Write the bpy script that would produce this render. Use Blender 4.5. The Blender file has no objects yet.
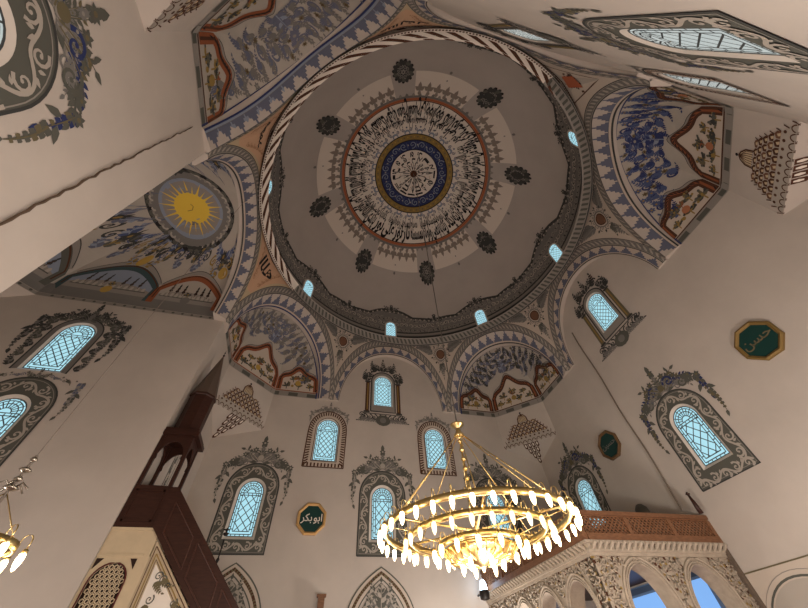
import bpy, bmesh, math, random, cmath
from mathutils import Vector, Matrix
from mathutils.geometry import tessellate_polygon
PI=math.pi
random.seed(7)
S=bpy.context.scene
COL=S.collection
# ---------------------------------------------------------------- camera
cam=bpy.data.cameras.new('camera'); camo=bpy.data.objects.new('camera',cam); COL.objects.link(camo)
RT=Vector((0.96731624,-0.24888262,-0.0485461)); UP=Vector((-0.16180745,-0.75324116,0.63753125)); FW=Vector((0.19523737,0.60883922,0.76889348))
m=Matrix((RT,UP,-FW)).transposed().to_4x4(); camo.matrix_world=m
cam.sensor_fit='HORIZONTAL'; cam.sensor_width=36; cam.lens=329.557/808*36; cam.clip_start=.02; cam.clip_end=200
S.camera=camo
# ---------------------------------------------------------------- world, exposure, lights
w=bpy.data.worlds.new('world'); S.world=w; w.use_nodes=True
w.node_tree.nodes['Background'].inputs[0].default_value=(.45,.7,.95,1); w.node_tree.nodes['Background'].inputs[1].default_value=.6
S.view_settings.view_transform='Standard'; S.view_settings.look='None'; S.view_settings.gamma=1; S.view_settings.exposure=0.0
def lamp(name,loc,power,rad,col=(1,.94,.87)):
    l=bpy.data.lights.new(name,'POINT'); l.energy=power; l.shadow_soft_size=rad; l.color=col
    o=bpy.data.objects.new(name,l); o.location=loc; COL.objects.link(o); return o
LP=320
for i,(x,y,z,p) in enumerate([(5.6,1.6,-.2,1.0),(0,1.2,-.35,.9),(-.9,7.2,-.4,.9),(4.3,8.6,-.4,.75),(-5.2,4.7,-.6,.45),(2.4,4.4,-.3,.6)]):
    lamp('lamp_light',(x,y,z),LP*p,.35)
lamp('chandelier_light',(2.15,4.45,1.15),40,.5,(1,.8,.52))
# ---------------------------------------------------------------- materials
MATS={}
def mat(name,col,rough=.7,metal=0,emit=None,estr=1,noise=0,nscale=3,bump=0,bscale=30,col2=None,spec=.3):
    if name in MATS: return MATS[name]
    M=bpy.data.materials.new(name); M.use_nodes=True; nt=M.node_tree; b=nt.nodes['Principled BSDF']
    b.inputs['Base Color'].default_value=(*col,1); b.inputs['Roughness'].default_value=rough; b.inputs['Metallic'].default_value=metal
    b.inputs['Specular IOR Level'].default_value=spec
    if emit: b.inputs['Emission Color'].default_value=(*emit,1); b.inputs['Emission Strength'].default_value=estr
    if noise or col2:
        tc=nt.nodes.new('ShaderNodeTexCoord'); n=nt.nodes.new('ShaderNodeTexNoise'); n.inputs['Scale'].default_value=nscale; n.inputs['Detail'].default_value=6; n.inputs['Roughness'].default_value=.6
        r=nt.nodes.new('ShaderNodeValToRGB'); r.color_ramp.elements[0].position=.3; r.color_ramp.elements[1].position=.72
        c2=col2 or tuple(c*(1-noise) for c in col)
        r.color_ramp.elements[0].color=(*c2,1); r.color_ramp.elements[1].color=(*col,1)
        nt.links.new(tc.outputs['Object'],n.inputs['Vector']); nt.links.new(n.outputs['Fac'],r.inputs['Fac']); nt.links.new(r.outputs['Color'],b.inputs['Base Color'])
    if bump:
        tc=nt.nodes.new('ShaderNodeTexCoord'); n=nt.nodes.new('ShaderNodeTexNoise'); n.inputs['Scale'].default_value=bscale; n.inputs['Detail'].default_value=4
        bm=nt.nodes.new('ShaderNodeBump'); bm.inputs['Strength'].default_value=bump; bm.inputs['Distance'].default_value=.02
        nt.links.new(tc.outputs['Object'],n.inputs['Vector']); nt.links.new(n.outputs['Fac'],bm.inputs['Height']); nt.links.new(bm.outputs['Normal'],b.inputs['Normal'])
    MATS[name]=M; return M
def woodmat(name,c1,c2,scale=(2,2,14),rough=.45):
    if name in MATS: return MATS[name]
    M=mat(name,c1,rough); nt=M.node_tree; b=nt.nodes['Principled BSDF']
    tc=nt.nodes.new('ShaderNodeTexCoord'); mp=nt.nodes.new('ShaderNodeMapping'); mp.inputs['Scale'].default_value=scale
    wv=nt.nodes.new('ShaderNodeTexNoise'); wv.inputs['Scale'].default_value=4; wv.inputs['Detail'].default_value=5
    r=nt.nodes.new('ShaderNodeValToRGB'); r.color_ramp.elements[0].position=.3; r.color_ramp.elements[1].position=.7
    r.color_ramp.elements[0].color=(*c1,1); r.color_ramp.elements[1].color=(*c2,1)
    nt.links.new(tc.outputs['Object'],mp.inputs['Vector']); nt.links.new(mp.outputs[0],wv.inputs['Vector']); nt.links.new(wv.outputs['Fac'],r.inputs['Fac']); nt.links.new(r.outputs['Color'],b.inputs['Base Color'])
    return M
PLASTER=mat('plaster',(.575,.512,.45),.85,noise=.13,nscale=.9,bump=.12,bscale=5,spec=.2)
MURAL=mat('mural_ground',(.48,.435,.375),.85,noise=.15,nscale=1.4)
DOME=mat('dome_plaster',(.50,.45,.405),.8,noise=.12,nscale=.7,bump=.06,bscale=6)
TRIMW=mat('cream_trim',(.66,.60,.53),.7)
GLASS=mat('daylit_glass',(.05,.08,.1),.2,emit=(.42,.74,.84),estr=1.0)
GLASSW=mat('pale_daylit_glass',(.05,.08,.1),.2,emit=(.62,.68,.66),estr=.75)
LEAD=mat('lead_came',(.06,.07,.075),.5)
BRASS=mat('brass',(.88,.68,.31),.3,1)
IRON=mat('dark_iron',(.03,.027,.025),.5,.6)
BULB=mat('lit_bulb',(1,.9,.7),.2,emit=(1,.78,.42),estr=9)
BULB2=mat('clear_glass_lamp',(.9,.82,.62),.15,emit=(1,.8,.48),estr=1.6)
WOODD=woodmat('walnut_wood',(.032,.012,.008),(.052,.020,.013))
WOODB=woodmat('oak_wood',(.15,.068,.034),(.25,.12,.06),(3,3,14))
STONE=mat('carved_stone',(.46,.385,.30),.8,noise=.25,nscale=8,bump=.3,bscale=40)
STONED=mat('stone_recess',(.16,.12,.09),.9,noise=.3,nscale=14)
MARBLE=mat('pale_marble',(.55,.47,.37),.4,noise=.3,nscale=5)
CREAMW=mat('cream_painted_wood',(.62,.50,.33),.5,noise=.12,nscale=6)
CARPET=mat('red_carpet',(.22,.06,.045),.95,noise=.4,nscale=5)
# flat paints, by name
PC=dict(ink=(.018,.017,.018),dark=(.052,.053,.050),olive=(.105,.105,.088),grey=(.19,.18,.165),mid=(.29,.265,.235),light=(.43,.385,.33),cream=(.56,.48,.40),
 navy=(.028,.040,.125),blue=(.075,.10,.20),slate=(.135,.145,.20),bluegrey=(.26,.30,.37),umber=(.085,.035,.018),sienna=(.27,.085,.035),orange=(.42,.17,.085),taupe=(.27,.225,.185),
 gold=(.46,.30,.07),oldgold=(.30,.20,.06),pink=(.66,.42,.27),pinkd=(.47,.26,.15),buff=(.58,.46,.30),yellow=(.80,.55,.07),green=(.010,.045,.038),moss=(.15,.125,.07),white=(.80,.73,.64),rust=(.17,.085,.05),ring=(.74,.66,.57),brick=(.40,.11,.05),
 teal=(.05,.085,.09),dome=(.335,.285,.25))
def paint(n): return mat('paint_'+n,PC[n],.8)
# ---------------------------------------------------------------- object helpers
def link(o,parent=None,**kw):
    COL.objects.link(o)
    if parent is not None: o.parent=parent
    for k,v in kw.items(): o[k]=v
    return o
def new_mesh(name,v,f,mats,mi=None,parent=None,smooth=False,**kw):
    me=bpy.data.meshes.new(name); me.from_pydata([tuple(p) for p in v],[],f)
    for M in (mats if isinstance(mats,(list,tuple)) else [mats]): me.materials.append(M)
    if mi: me.polygons.foreach_set('material_index',mi)
    if smooth: me.polygons.foreach_set('use_smooth',[True]*len(f))
    me.update(); o=bpy.data.objects.new(name,me); return link(o,parent,**kw)
def empty(name,loc=(0,0,0),parent=None,**kw):
    o=bpy.data.objects.new(name,None); o.location=loc; o.empty_display_size=.1; return link(o,parent,**kw)
class MB:
    def __init__(s): s.v=[];s.f=[];s.mi=[];s.cur=0
    def box(s,a,b,R=None,o=(0,0,0)):
        x0,y0,z0=a;x1,y1,z1=b;n=len(s.v)
        P=[(x0,y0,z0),(x1,y0,z0),(x1,y1,z0),(x0,y1,z0),(x0,y0,z1),(x1,y0,z1),(x1,y1,z1),(x0,y1,z1)]
        if R: P=[tuple(R@Vector(p)+Vector(o)) for p in P]
        s.v+=P; s.add([(0,3,2,1),(4,5,6,7),(0,1,5,4),(1,2,6,5),(2,3,7,6),(3,0,4,7)],n)
    def add(s,F,n):
        for q in F: s.f.append(tuple(i+n for i in q)); s.mi.append(s.cur)
    def ring(s,rings,closed=False,caps=True):
        n=len(s.v);k=len(rings[0])
        for r in rings: s.v+=[tuple(p) for p in r]
        for i in range(len(rings)-1+(1 if closed else 0)):
            j=(i+1)%len(rings)
            s.add([(i*k+a,i*k+(a+1)%k,j*k+(a+1)%k,j*k+a) for a in range(k)],n)
        if caps and not closed: s.add([tuple(range(k))[::-1],tuple((len(rings)-1)*k+a for a in range(k))],n)
    def tube(s,pts,r,k=8,closed=False):
        pts=[Vector(p) for p in pts]; N=len(pts); rings=[]; up=None
        for i,p in enumerate(pts):
            a=pts[(i-1)%N] if (closed or i>0) else p; b=pts[(i+1)%N] if (closed or i<N-1) else p
            t=(b-a).normalized()
            if up is None: up=Vector((0,0,1)) if abs(t.z)<.9 else Vector((1,0,0))
            x=t.cross(up).normalized(); y=t.cross(x).normalized(); up=-y if False else up
            rr=r[i] if isinstance(r,(list,tuple)) else r
            rings.append([p+x*rr*math.cos(2*PI*j/k)+y*rr*math.sin(2*PI*j/k) for j in range(k)])
        s.ring(rings,closed)
    def lathe(s,prof,c=(0,0,0),k=12):
        s.ring([[(c[0]+r*math.cos(2*PI*j/k),c[1]+r*math.sin(2*PI*j/k),c[2]+z) for j in range(k)] for r,z in prof])
    def prism(s,poly,f0,f1):
        n=len(s.v);k=len(poly); s.v+=[tuple(f0(p)) for p in poly]+[tuple(f1(p)) for p in poly]
        tr=tessellate_polygon([[Vector((p[0],p[1],0)) for p in poly]])
        s.add([tuple(t) for t in tr],n); s.add([tuple(k+i for i in t[::-1]) for t in tr],n)
        s.add([(a,(a+1)%k,k+(a+1)%k,k+a) for a in range(k)],n)
    def grid(s,fn,nu,nv):
        n=len(s.v)
        for i in range(nu+1):
            for j in range(nv+1): s.v.append(tuple(fn(i/nu,j/nv)))
        s.add([(i*(nv+1)+j,(i+1)*(nv+1)+j,(i+1)*(nv+1)+j+1,i*(nv+1)+j+1) for i in range(nu) for j in range(nv)],n)
    def build(s,name,mats,parent=None,smooth=False,**kw): return new_mesh(name,s.v,s.f,mats,s.mi,parent,smooth,**kw)
# ---------------------------------------------------------------- arabic text
AR={}
def _t(ch,base,n):
    AR[ch]=[base+i for i in range(n)]
for ch,b,n in [('ا',0xFE8D,2),('ب',0xFE8F,4),('ة',0xFE93,2),('ت',0xFE95,4),('ث',0xFE99,4),('ج',0xFE9D,4),('ح',0xFEA1,4),('خ',0xFEA5,4),('د',0xFEA9,2),('ذ',0xFEAB,2),('ر',0xFEAD,2),('ز',0xFEAF,2),('س',0xFEB1,4),('ش',0xFEB5,4),('ص',0xFEB9,4),('ض',0xFEBD,4),('ط',0xFEC1,4),('ظ',0xFEC5,4),('ع',0xFEC9,4),('غ',0xFECD,4),('ف',0xFED1,4),('ق',0xFED5,4),('ك',0xFED9,4),('ل',0xFEDD,4),('م',0xFEE1,4),('ن',0xFEE5,4),('ه',0xFEE9,4),('و',0xFEED,2),('ى',0xFEEF,2),('ي',0xFEF1,4)]: _t(ch,b,n)
def shape(s):
    out=[]
    for wd in s.split(' '):
        r=[];prev=False;i=0
        while i<len(wd):
            c=wd[i]
            if c=='ل' and i+1<len(wd) and wd[i+1]=='ا':
                r.append(chr(0xFEFC if prev else 0xFEFB)); prev=False; i+=2; continue
            fr=AR[c]; nxt=i+1<len(wd) and len(fr)==4
            if len(fr)==2: r.append(chr(fr[1] if prev else fr[0])); prev=False
            else:
                k=3 if (prev and nxt) else 1 if prev else 2 if nxt else 0
                r.append(chr(fr[k])); prev=nxt
            i+=1
        out.append(''.join(r))
    return ' '.join(out)[::-1]
TC={}
def text_mesh(s,space=1.0,bold=0.0):
    key=(s,bold)
    if key in TC: return TC[key]
    c=bpy.data.curves.new('txt','FONT'); c.body=shape(s); c.resolution_u=3; c.offset=bold; c.space_word=.35
    o=bpy.data.objects.new('txt',c); COL.objects.link(o)
    dg=bpy.context.evaluated_depsgraph_get(); dg.update(); me=o.evaluated_get(dg).to_mesh()
    V=[complex(v.co.x,v.co.y) for v in me.vertices]; F=[tuple(p.vertices) for p in me.polygons]
    bpy.data.objects.remove(o); bpy.data.curves.remove(c)
    x0=min(v.real for v in V);x1=max(v.real for v in V);y0=min(v.imag for v in V);y1=max(v.imag for v in V)
    TC[key]=(V,F,(x0,x1,y0,y1)); return TC[key]
# ---------------------------------------------------------------- painting toolkit (flat painted ornament laid on real surfaces)
class Paint:
    def __init__(s,fn): s.fn=fn;s.warp=None;s.v=[];s.f=[];s.mi=[];s.names=[]
    def m(s,n):
        if n not in s.names: s.names.append(n)
        return s.names.index(n)
    def pt(s,c,l):
        if s.warp: c=s.warp(c)
        return tuple(s.fn(c.real,c.imag,.004+.0022*(l+s.j)))
    j=0.;jc=0
    def nx(s): s.jc=(s.jc+1)%41; s.j=s.jc*.022
    def poly(s,P,col,l=1):
        s.nx()
        n=len(s.v); s.v+=[s.pt(p,l) for p in P]; s.f.append(tuple(range(n,n+len(P)))); s.mi.append(s.m(col))
    maxd=.16
    def strip(s,A,B,col,l=1):
        s.nx()
        if not s.warp or s.maxd<.16:
            n_=min(24,int(max(abs(a-b_) for a,b_ in zip(A,B))/s.maxd)+1)
            if n_>1 and s.curved:
                for q in range(n_): s._strip([a+(b_-a)*q/n_ for a,b_ in zip(A,B)],[a+(b_-a)*(q+1)/n_ for a,b_ in zip(A,B)],col,l)
                return
        s._strip(A,B,col,l)
    curved=False
    def _strip(s,A,B,col,l=1):
        n=len(s.v);k=len(A); s.v+=[s.pt(p,l) for p in A]+[s.pt(p,l) for p in B]
        for i in range(k-1): s.f.append((n+i,n+i+1,n+k+i+1,n+k+i)); s.mi.append(s.m(col))
    def rib(s,P,w,col,l=1,w1=None,mode='t'):
        N=len(P);A=[];B=[]
        for i,p in enumerate(P):
            t=(P[min(i+1,N-1)]-P[max(i-1,0)]); t=t/(abs(t) or 1); f=i/(N-1)
            ww=(w+(w1-w)*f) if w1 is not None else w
            if mode=='b': ww=w*math.sin(PI*min(max(f,.04),.96))**.7
            A.append(p+t*1j*ww/2);B.append(p-t*1j*ww/2)
        s.strip(A,B,col,l)
    def line(s,a,b,w,col,l=1,n=1): s.rib([a+(b-a)*i/n for i in range(n+1)],w,col,l)
    def disc(s,c,r,col,l=1,n=12,sx=1): s.poly([c+complex(r*sx*math.cos(2*PI*i/n),r*math.sin(2*PI*i/n)) for i in range(n)],col,l)
    def annulus(s,c,r0,r1,col,l=1,n=32,a0=0,a1=2*PI):
        E=[cmath.exp(1j*(a0+(a1-a0)*i/n)) for i in range(n+1)]; s.strip([c+r0*e for e in E],[c+r1*e for e in E],col,l)
    def spiral(s,c,r,a0,sg,w,col,l=1,turns=1.25,n=16):
        s.rib([c+r*(1-.86*i/n)*cmath.exp(1j*(a0+sg*turns*2*PI*i/n)) for i in range(n+1)],w,col,l,w*.45)
        s.disc(c+r*.12*cmath.exp(1j*(a0+sg*turns*2*PI)),w*.55,col,l,6)
    def leaf(s,p,a,L,W,col,l=1):
        e=cmath.exp(1j*a); s.poly([p,p+e*complex(.3*L,.5*W),p+e*complex(.65*L,.38*W),p+e*L,p+e*complex(.65*L,-.38*W),p+e*complex(.3*L,-.5*W)],col,l)
    def acan(s,p,a,L,bend,col,l=1,col2=None,n=5,fat=.42):
        # curved acanthus leaf with lobes
        P=[];q=p;ang=a
        for i in range(n+1):
            P.append(q); q+=L/n*cmath.exp(1j*ang); ang+=bend/n
        s.rib(P,L*.13,col,l,L*.02)
        for i in range(n):
            f=1-i/n*.65; t=cmath.phase(P[i+1]-P[i])
            for sg in (1,-1): s.leaf(P[i],t+sg*.75,L*fat*f,L*.21*f,col if (i+sg)%3 or not col2 else col2,l)
        s.leaf(P[-1],ang,L*.28,L*.14,col,l)
        if col2: s.rib(P,L*.04,col2,l+1,L*.01)
    def flower(s,c,r,col,col2,l=1,n=6):
        for i in range(n): s.leaf(c,2*PI*i/n+.3,r,r*.62,col,l)
        s.disc(c,r*.3,col2,l+1,7)
    def text(s,t,tf,col,l=1,bold=0):
        s.nx(); V,F,bb=text_mesh(t,bold=bold); n=len(s.v); s.v+=[s.pt(tf(v,bb),l) for v in V]
        for f in F: s.f.append(tuple(n+i for i in f)); s.mi.append(s.m(col))
    def build(s,name,parent,**kw):
        return new_mesh(name,s.v,s.f,[paint(n) for n in s.names],s.mi,parent,**kw)
def rinceau(P,L,H,n,c,l=2,c2=None,w=None,u0=0):
    """running scroll along u in [u0,u0+L], half-height H, n coils"""
    w=w or H*.2; st=L/n
    P.rib([complex(u0+L*i/(n*10),H*.55*math.sin(PI*i/10)) for i in range(n*10+1)],w,c,l)
    for k in range(n):
        sg=1 if k%2==0 else -1; uc=u0+st*(k+.5)
        P.spiral(complex(uc,-sg*H*.12),min(H*.72,st*.46),(-PI/2 if sg>0 else PI/2)+PI*.15,sg,w,c,l,1.1,12)
        P.leaf(complex(uc-st*.42,sg*H*.15),sg*1.1,H*.75,H*.35,c2 or c,l)
        P.leaf(complex(uc+st*.4,-sg*H*.2),-sg*1.9,H*.6,H*.3,c,l)
def arch_out(hw,z0,zt,uc=0,n=14,point=0):
    zs=zt-hw*(1+point); Q=[complex(uc-hw,z0),complex(uc-hw,zs)]
    for i in range(1,n): 
        a=PI-PI*i/n; Q.append(complex(uc+hw*math.cos(a),zs+hw*(1+point)*math.sin(a)**(1 if not point else .85)))
    return Q+[complex(uc+hw,zs),complex(uc+hw,z0)]
def crest(P,cx,y,w,h,c,c2,l=1,blue=None,side=True,drop=.9,rnd=None):
    """symmetric acanthus crest above an arch; garlands fall at both sides"""
    for sg in (1,-1):
        def W(z): return complex(cx+sg*z.real,z.imag)
        old=P.warp; P.warp=(lambda z,W=W,old=old: old(W(z)) if old else W(z))
        P.acan(complex(0,y),PI/2-.18,h*.55,.15,c,l,c2)
        P.acan(complex(w*.05,y),PI/2-.75,h*.72,-.5,c,l,c2)
        P.acan(complex(w*.10,y-h*.02),.5,h*.62,.9,c,l,c2)
        P.spiral(complex(w*.26,y+h*.16),h*.2,PI,-1,h*.07,blue or c,l+1)
        P.spiral(complex(w*.52,y-h*.10),h*.2,PI/2,-1,h*.07,c,l+1)
        P.acan(complex(w*.30,y+h*.02),.35,h*.6,-.9,blue or c,l,c2)
        P.acan(complex(w*.55,y-h*.05),-.25,h*.6,-.9,c,l,c)
        P.flower(complex(w*.2,y+h*.42),h*.13,c,c2,l+1); P.flower(complex(w*.46,y+h*.22),h*.11,c,c2,l+1)
        P.flower(complex(w*.74,y-h*.04),h*.10,c,c2,l+1)
        if side:
            x=w*.86; P.acan(complex(x,y-h*.18),-PI/2+.12,drop*.5,-.25,blue or c,l,c2,6,.26)
            P.acan(complex(x+.02,y-h*.18-drop*.42),-PI/2+.2,drop*.5,-.5,c,l,c2,6,.2)
            P.leaf(complex(x-.03,y-h*.2-drop*.2),-2.3,drop*.2,drop*.09,c,l); P.leaf(complex(x+.03,y-h*.2-drop*.3),-.7,drop*.2,drop*.09,c,l)
            P.flower(complex(x+.04,y-h*.2),h*.12,c,c2,l+1)
        P.warp=old
    P.flower(complex(cx,y+h*.72),h*.14,c,c2,l+1,7); P.leaf(complex(cx,y+h*.78),PI/2,h*.26,h*.16,c,l)
    P.disc(complex(cx,y+h*.12),h*.11,c2,l+2)
# ---------------------------------------------------------------- room numbers
XL,XR,YF,YB=-2.854,7.788,10.,-.55
CX,CY=2.467,4.725; ZF=-1.6; ZS=6.7; ZT=9.95
CD=Vector((2.417,4.605)); RD=5.15; HD=5.52
FM=dict(front=lambda u,v,l:(u,YF-l,v), right=lambda u,v,l:(XR-l,-u,v), back=lambda u,v,l:(-u,YB+l,v), left=lambda u,v,l:(XL+l,u,v), apse=lambda u,v,l:(u,6.9-l,v))
# window list: wall, centre u, kind
LOW=dict(hw=.305,z0=2.716,zt=4.0,pad=.06); MID=dict(hw=.335,z0=4.66,zt=5.99,pad=.035); TOP=dict(hw=.325,z0=6.72,zt=7.98,pad=.035)
WIN=[('front',-1.39,'low'),('front',2.13,'low'),('front',5.65,'low'),('front',.35,'mid'),('front',3.92,'mid'),('front',2.14,'top'),
 ('right',-4.78,'top'),('right',-4.78,'lowr'),('right',-8.6,'lowr'),('right',-.9+.0,'lowx'),
 ('back',-2.44,'low'),('back',-4.42,'mid'),('back',-2.42,'top'),('left',.6,'lowl'),('apse',-5.62,'mid'),('apse',-5.55,'low')]
WIN=[w for w in WIN if w[2]!='lowx']
KD=dict(lowr=dict(hw=.30,z0=2.76,zt=3.93,pad=.05,ft=4.3),low=LOW,mid=MID,top=TOP,lowl=dict(hw=.305,z0=2.266,zt=3.55,pad=.06))
def wall(name,side,outer,slots,mat_=PLASTER,**kw):
    f=FM[side]; loops=[[Vector((p[0],p[1],0)) for p in outer]]
    for (sd,uc,k) in WIN:
        if sd==side:
            d=KD[k]; loops.append([Vector((c.real,c.imag,0)) for c in arch_out(d['hw']+d['pad'],d['z0']-d['pad'],d['zt']+d['pad'],uc)])
    for s_ in slots: loops.append([Vector((p[0],p[1],0)) for p in s_])
    V=[v for L in loops for v in L]; T=tessellate_polygon(loops)
    v=[f(p.x,p.y,0) for p in V]+[f(p.x,p.y,-.3 if side!='apse' else -.001) for p in loops[0]]
    F=[tuple(t) for t in T]; n=len(V);k=len(loops[0])
    F.append(tuple(range(n,n+k))) if not any(w[0]==side for w in WIN) else None
    for a in range(k): F.append((a,(a+1)%k,n+(a+1)%k,n+a))
    return new_mesh(name,v,[q for q in F if q],mat_,kind='structure',**kw)
W={}
W['front']=wall('wall_front','front',[(XL,ZF),(XR,ZF),(XR,ZT),(XL,ZT)],[])
W['right']=wall('wall_right','right',[(-YF,ZF),(-YB,ZF),(-YB,ZT),(-YF,ZT)],[])
W['back']=wall('wall_back','back',[(-XR,ZF),(-XL,ZF),(-XL,ZT),(-XR,ZT)],[])
W['left']=wall('wall_left','left',[(YB,ZF),(2.55,ZF),(2.55,ZT),(YB,ZT)],[])
W['leftfar']=new_mesh('wall_left_far',[(XL,6.9,ZF),(XL,YF,ZF),(XL,YF,ZT),(XL,6.9,ZT)],[(0,1,2,3)],PLASTER,kind='structure')
W['apse']=wall('wall_apse','apse',[(-8.4,ZF),(XL,ZF),(XL,ZS),(-8.4,ZS)],[])
new_mesh('wall_apse_near',[(-8.4,2.55,ZF),(XL,2.55,ZF),(XL,2.55,ZS),(-8.4,2.55,ZS)],[(0,1,2,3)],PLASTER,kind='structure')
new_mesh('wall_apse_end',[(-8.4,2.55,ZF),(-8.4,6.9,ZF),(-8.4,6.9,ZS),(-8.4,2.55,ZS)],[(0,1,2,3)],PLASTER,kind='structure')
b=MB(); b.box((-8.6,-.9,ZF-.1),(8.1,10.3,ZF)); b.build('floor',CARPET,kind='structure')
# ---------------------------------------------------------------- octagon zone, squinches, apse vault, dome
HV=2.2
OV=[(XR,CY-HV),(XR,CY+HV),(CX+HV,YF),(CX-HV,YF),(XL,CY+HV),(XL,CY-HV),(CX-HV,YB),(CX+HV,YB)]
OV=[Vector(p) for p in OV]        # face k runs OV[k]->OV[k+1]; k=0 right,1 front-right,2 front,3 front-left,4 left,5 back-left,6 back,7 back-right
CC=Vector((CX,CY))
def face_pt(k,x): 
    a,b_=OV[k%8],OV[(k+1)%8]; return a.lerp(b_,(x/HV+1)/2)
def zone(k,x,z,l=0):
    p=face_pt(k,x); d=(p-CD); d.normalize(); 
    a,b_=OV[k%8],OV[(k+1)%8]; t=(b_-a).normalized(); nin=Vector((-t.y,t.x))
    p=p+nin*.05; s=max(0,min(1,(z-ZS)/3.25))**1.5; pc=CD+d*(RD-.02); q=p.lerp(pc,s)-d*l
    return Vector((q.x,q.y,z))
def arc_in(a): return 1.9*math.cos(a), ZS+2.3*math.sin(a)
def setback(k): return .30 if k%2 else .25 if k==4 else 0
def nout(k):
    a,b_=OV[k%8],OV[(k+1)%8]; t=(b_-a).normalized(); return Vector((t.y,-t.x))
def bandpt(k,a,q,l=0):
    x,z=band_uv(a,q); P_=zone(k,x,z,l); d=setback(k)*max(0,1-q/.5); n_=nout(k); return P_+Vector((n_.x*d,n_.y*d,0))
def band_uv(a,q):
    x=(1.9+.36*q)*math.cos(a); z=ZS+(2.3+.76*q)*math.sin(a); return max(-HV,min(HV,x)),z
ceil=empty('ceiling',(CX,CY,ZT),kind='structure')
CI=(-CX,-CY,-ZT)
def cpart(o):   # keep world coordinates under the ceiling's empty
    if o.parent is ceil: o.matrix_parent_inverse=Matrix.Translation(CI)
    return o
sp=[]
for k in range(8):
    bot=[(HV,ZS)]+[band_uv(PI*i/40,.5) for i in range(41)]+[(-HV,ZS)]
    top=[(HV,ZT)]+[(HV*(1-i/20),ZT) for i in range(41)]+[(-HV,ZT)]
    b=MB(); N=len(bot)
    for j in range(9):
        for (x0,z0),(x1,z1) in zip(bot,top):
            f=j/8; b.v.append(tuple(zone(k,x0+(x1-x0)*f,z0+(z1-z0)*f)))
    b.add([(j*N+i,j*N+i+1,(j+1)*N+i+1,(j+1)*N+i) for j in range(8) for i in range(N-1)],0)
    n1=len(b.v)
    for q in (.5,.37,.25,.12,0): b.v+=[tuple(bandpt(k,PI*i/40,q)) for i in range(41)]
    n_=nout(k); d=setback(k)                     # soffit back to the wall or vault
    for i in range(41):
        x,z=arc_in(PI*i/40); p=face_pt(k,x)+n_*d; b.v.append((p.x,p.y,z))
    b.add([(n1+j*41+i,n1+j*41+i+1,n1+(j+1)*41+i+1,n1+(j+1)*41+i) for j in range(5) for i in range(40)],0)
    for sg in (1,-1):                            # undersides of the two feet
        a_=0 if sg>0 else PI
        q=[tuple(bandpt(k,a_,0)),tuple(bandpt(k,a_,.5)),tuple(zone(k,HV*sg,ZS)),(*(OV[(k+1)%8] if sg>0 else OV[k]),ZS)]
        f=face_pt(k,1.9*sg)+n_*d
        if k==4: q.append((XL-.25,q[-1][1],ZS))
        q.append((f.x,f.y,ZS)); n2=len(b.v); b.v+=q; b.add([tuple(range(len(q)))],n2)
    sp.append(cpart(b.build('arch_spandrel',PLASTER,ceil,True)))
def fan(base,Cc,hz):
    base=[Vector(p) for p in base]; L=[0]
    for i in range(len(base)-1): L.append(L[-1]+(base[i+1]-base[i]).length)
    def f(u,tdeg,l=0):
        s=min(max(u,0),1)*L[-1]
        i=0
        while i<len(L)-2 and s>L[i+1]: i+=1
        B=base[i].lerp(base[i+1],(s-L[i])/(L[i+1]-L[i])); t=math.radians(tdeg)
        q=Cc+(B-Cc)*math.cos(t); P=Vector((q.x,q.y,ZS+hz*math.sin(t))); d=(Vector((Cc.x,Cc.y,ZS+.2*hz))-P); d.normalize(); return P+d*l
    f.L=L; return f
VA={}
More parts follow.
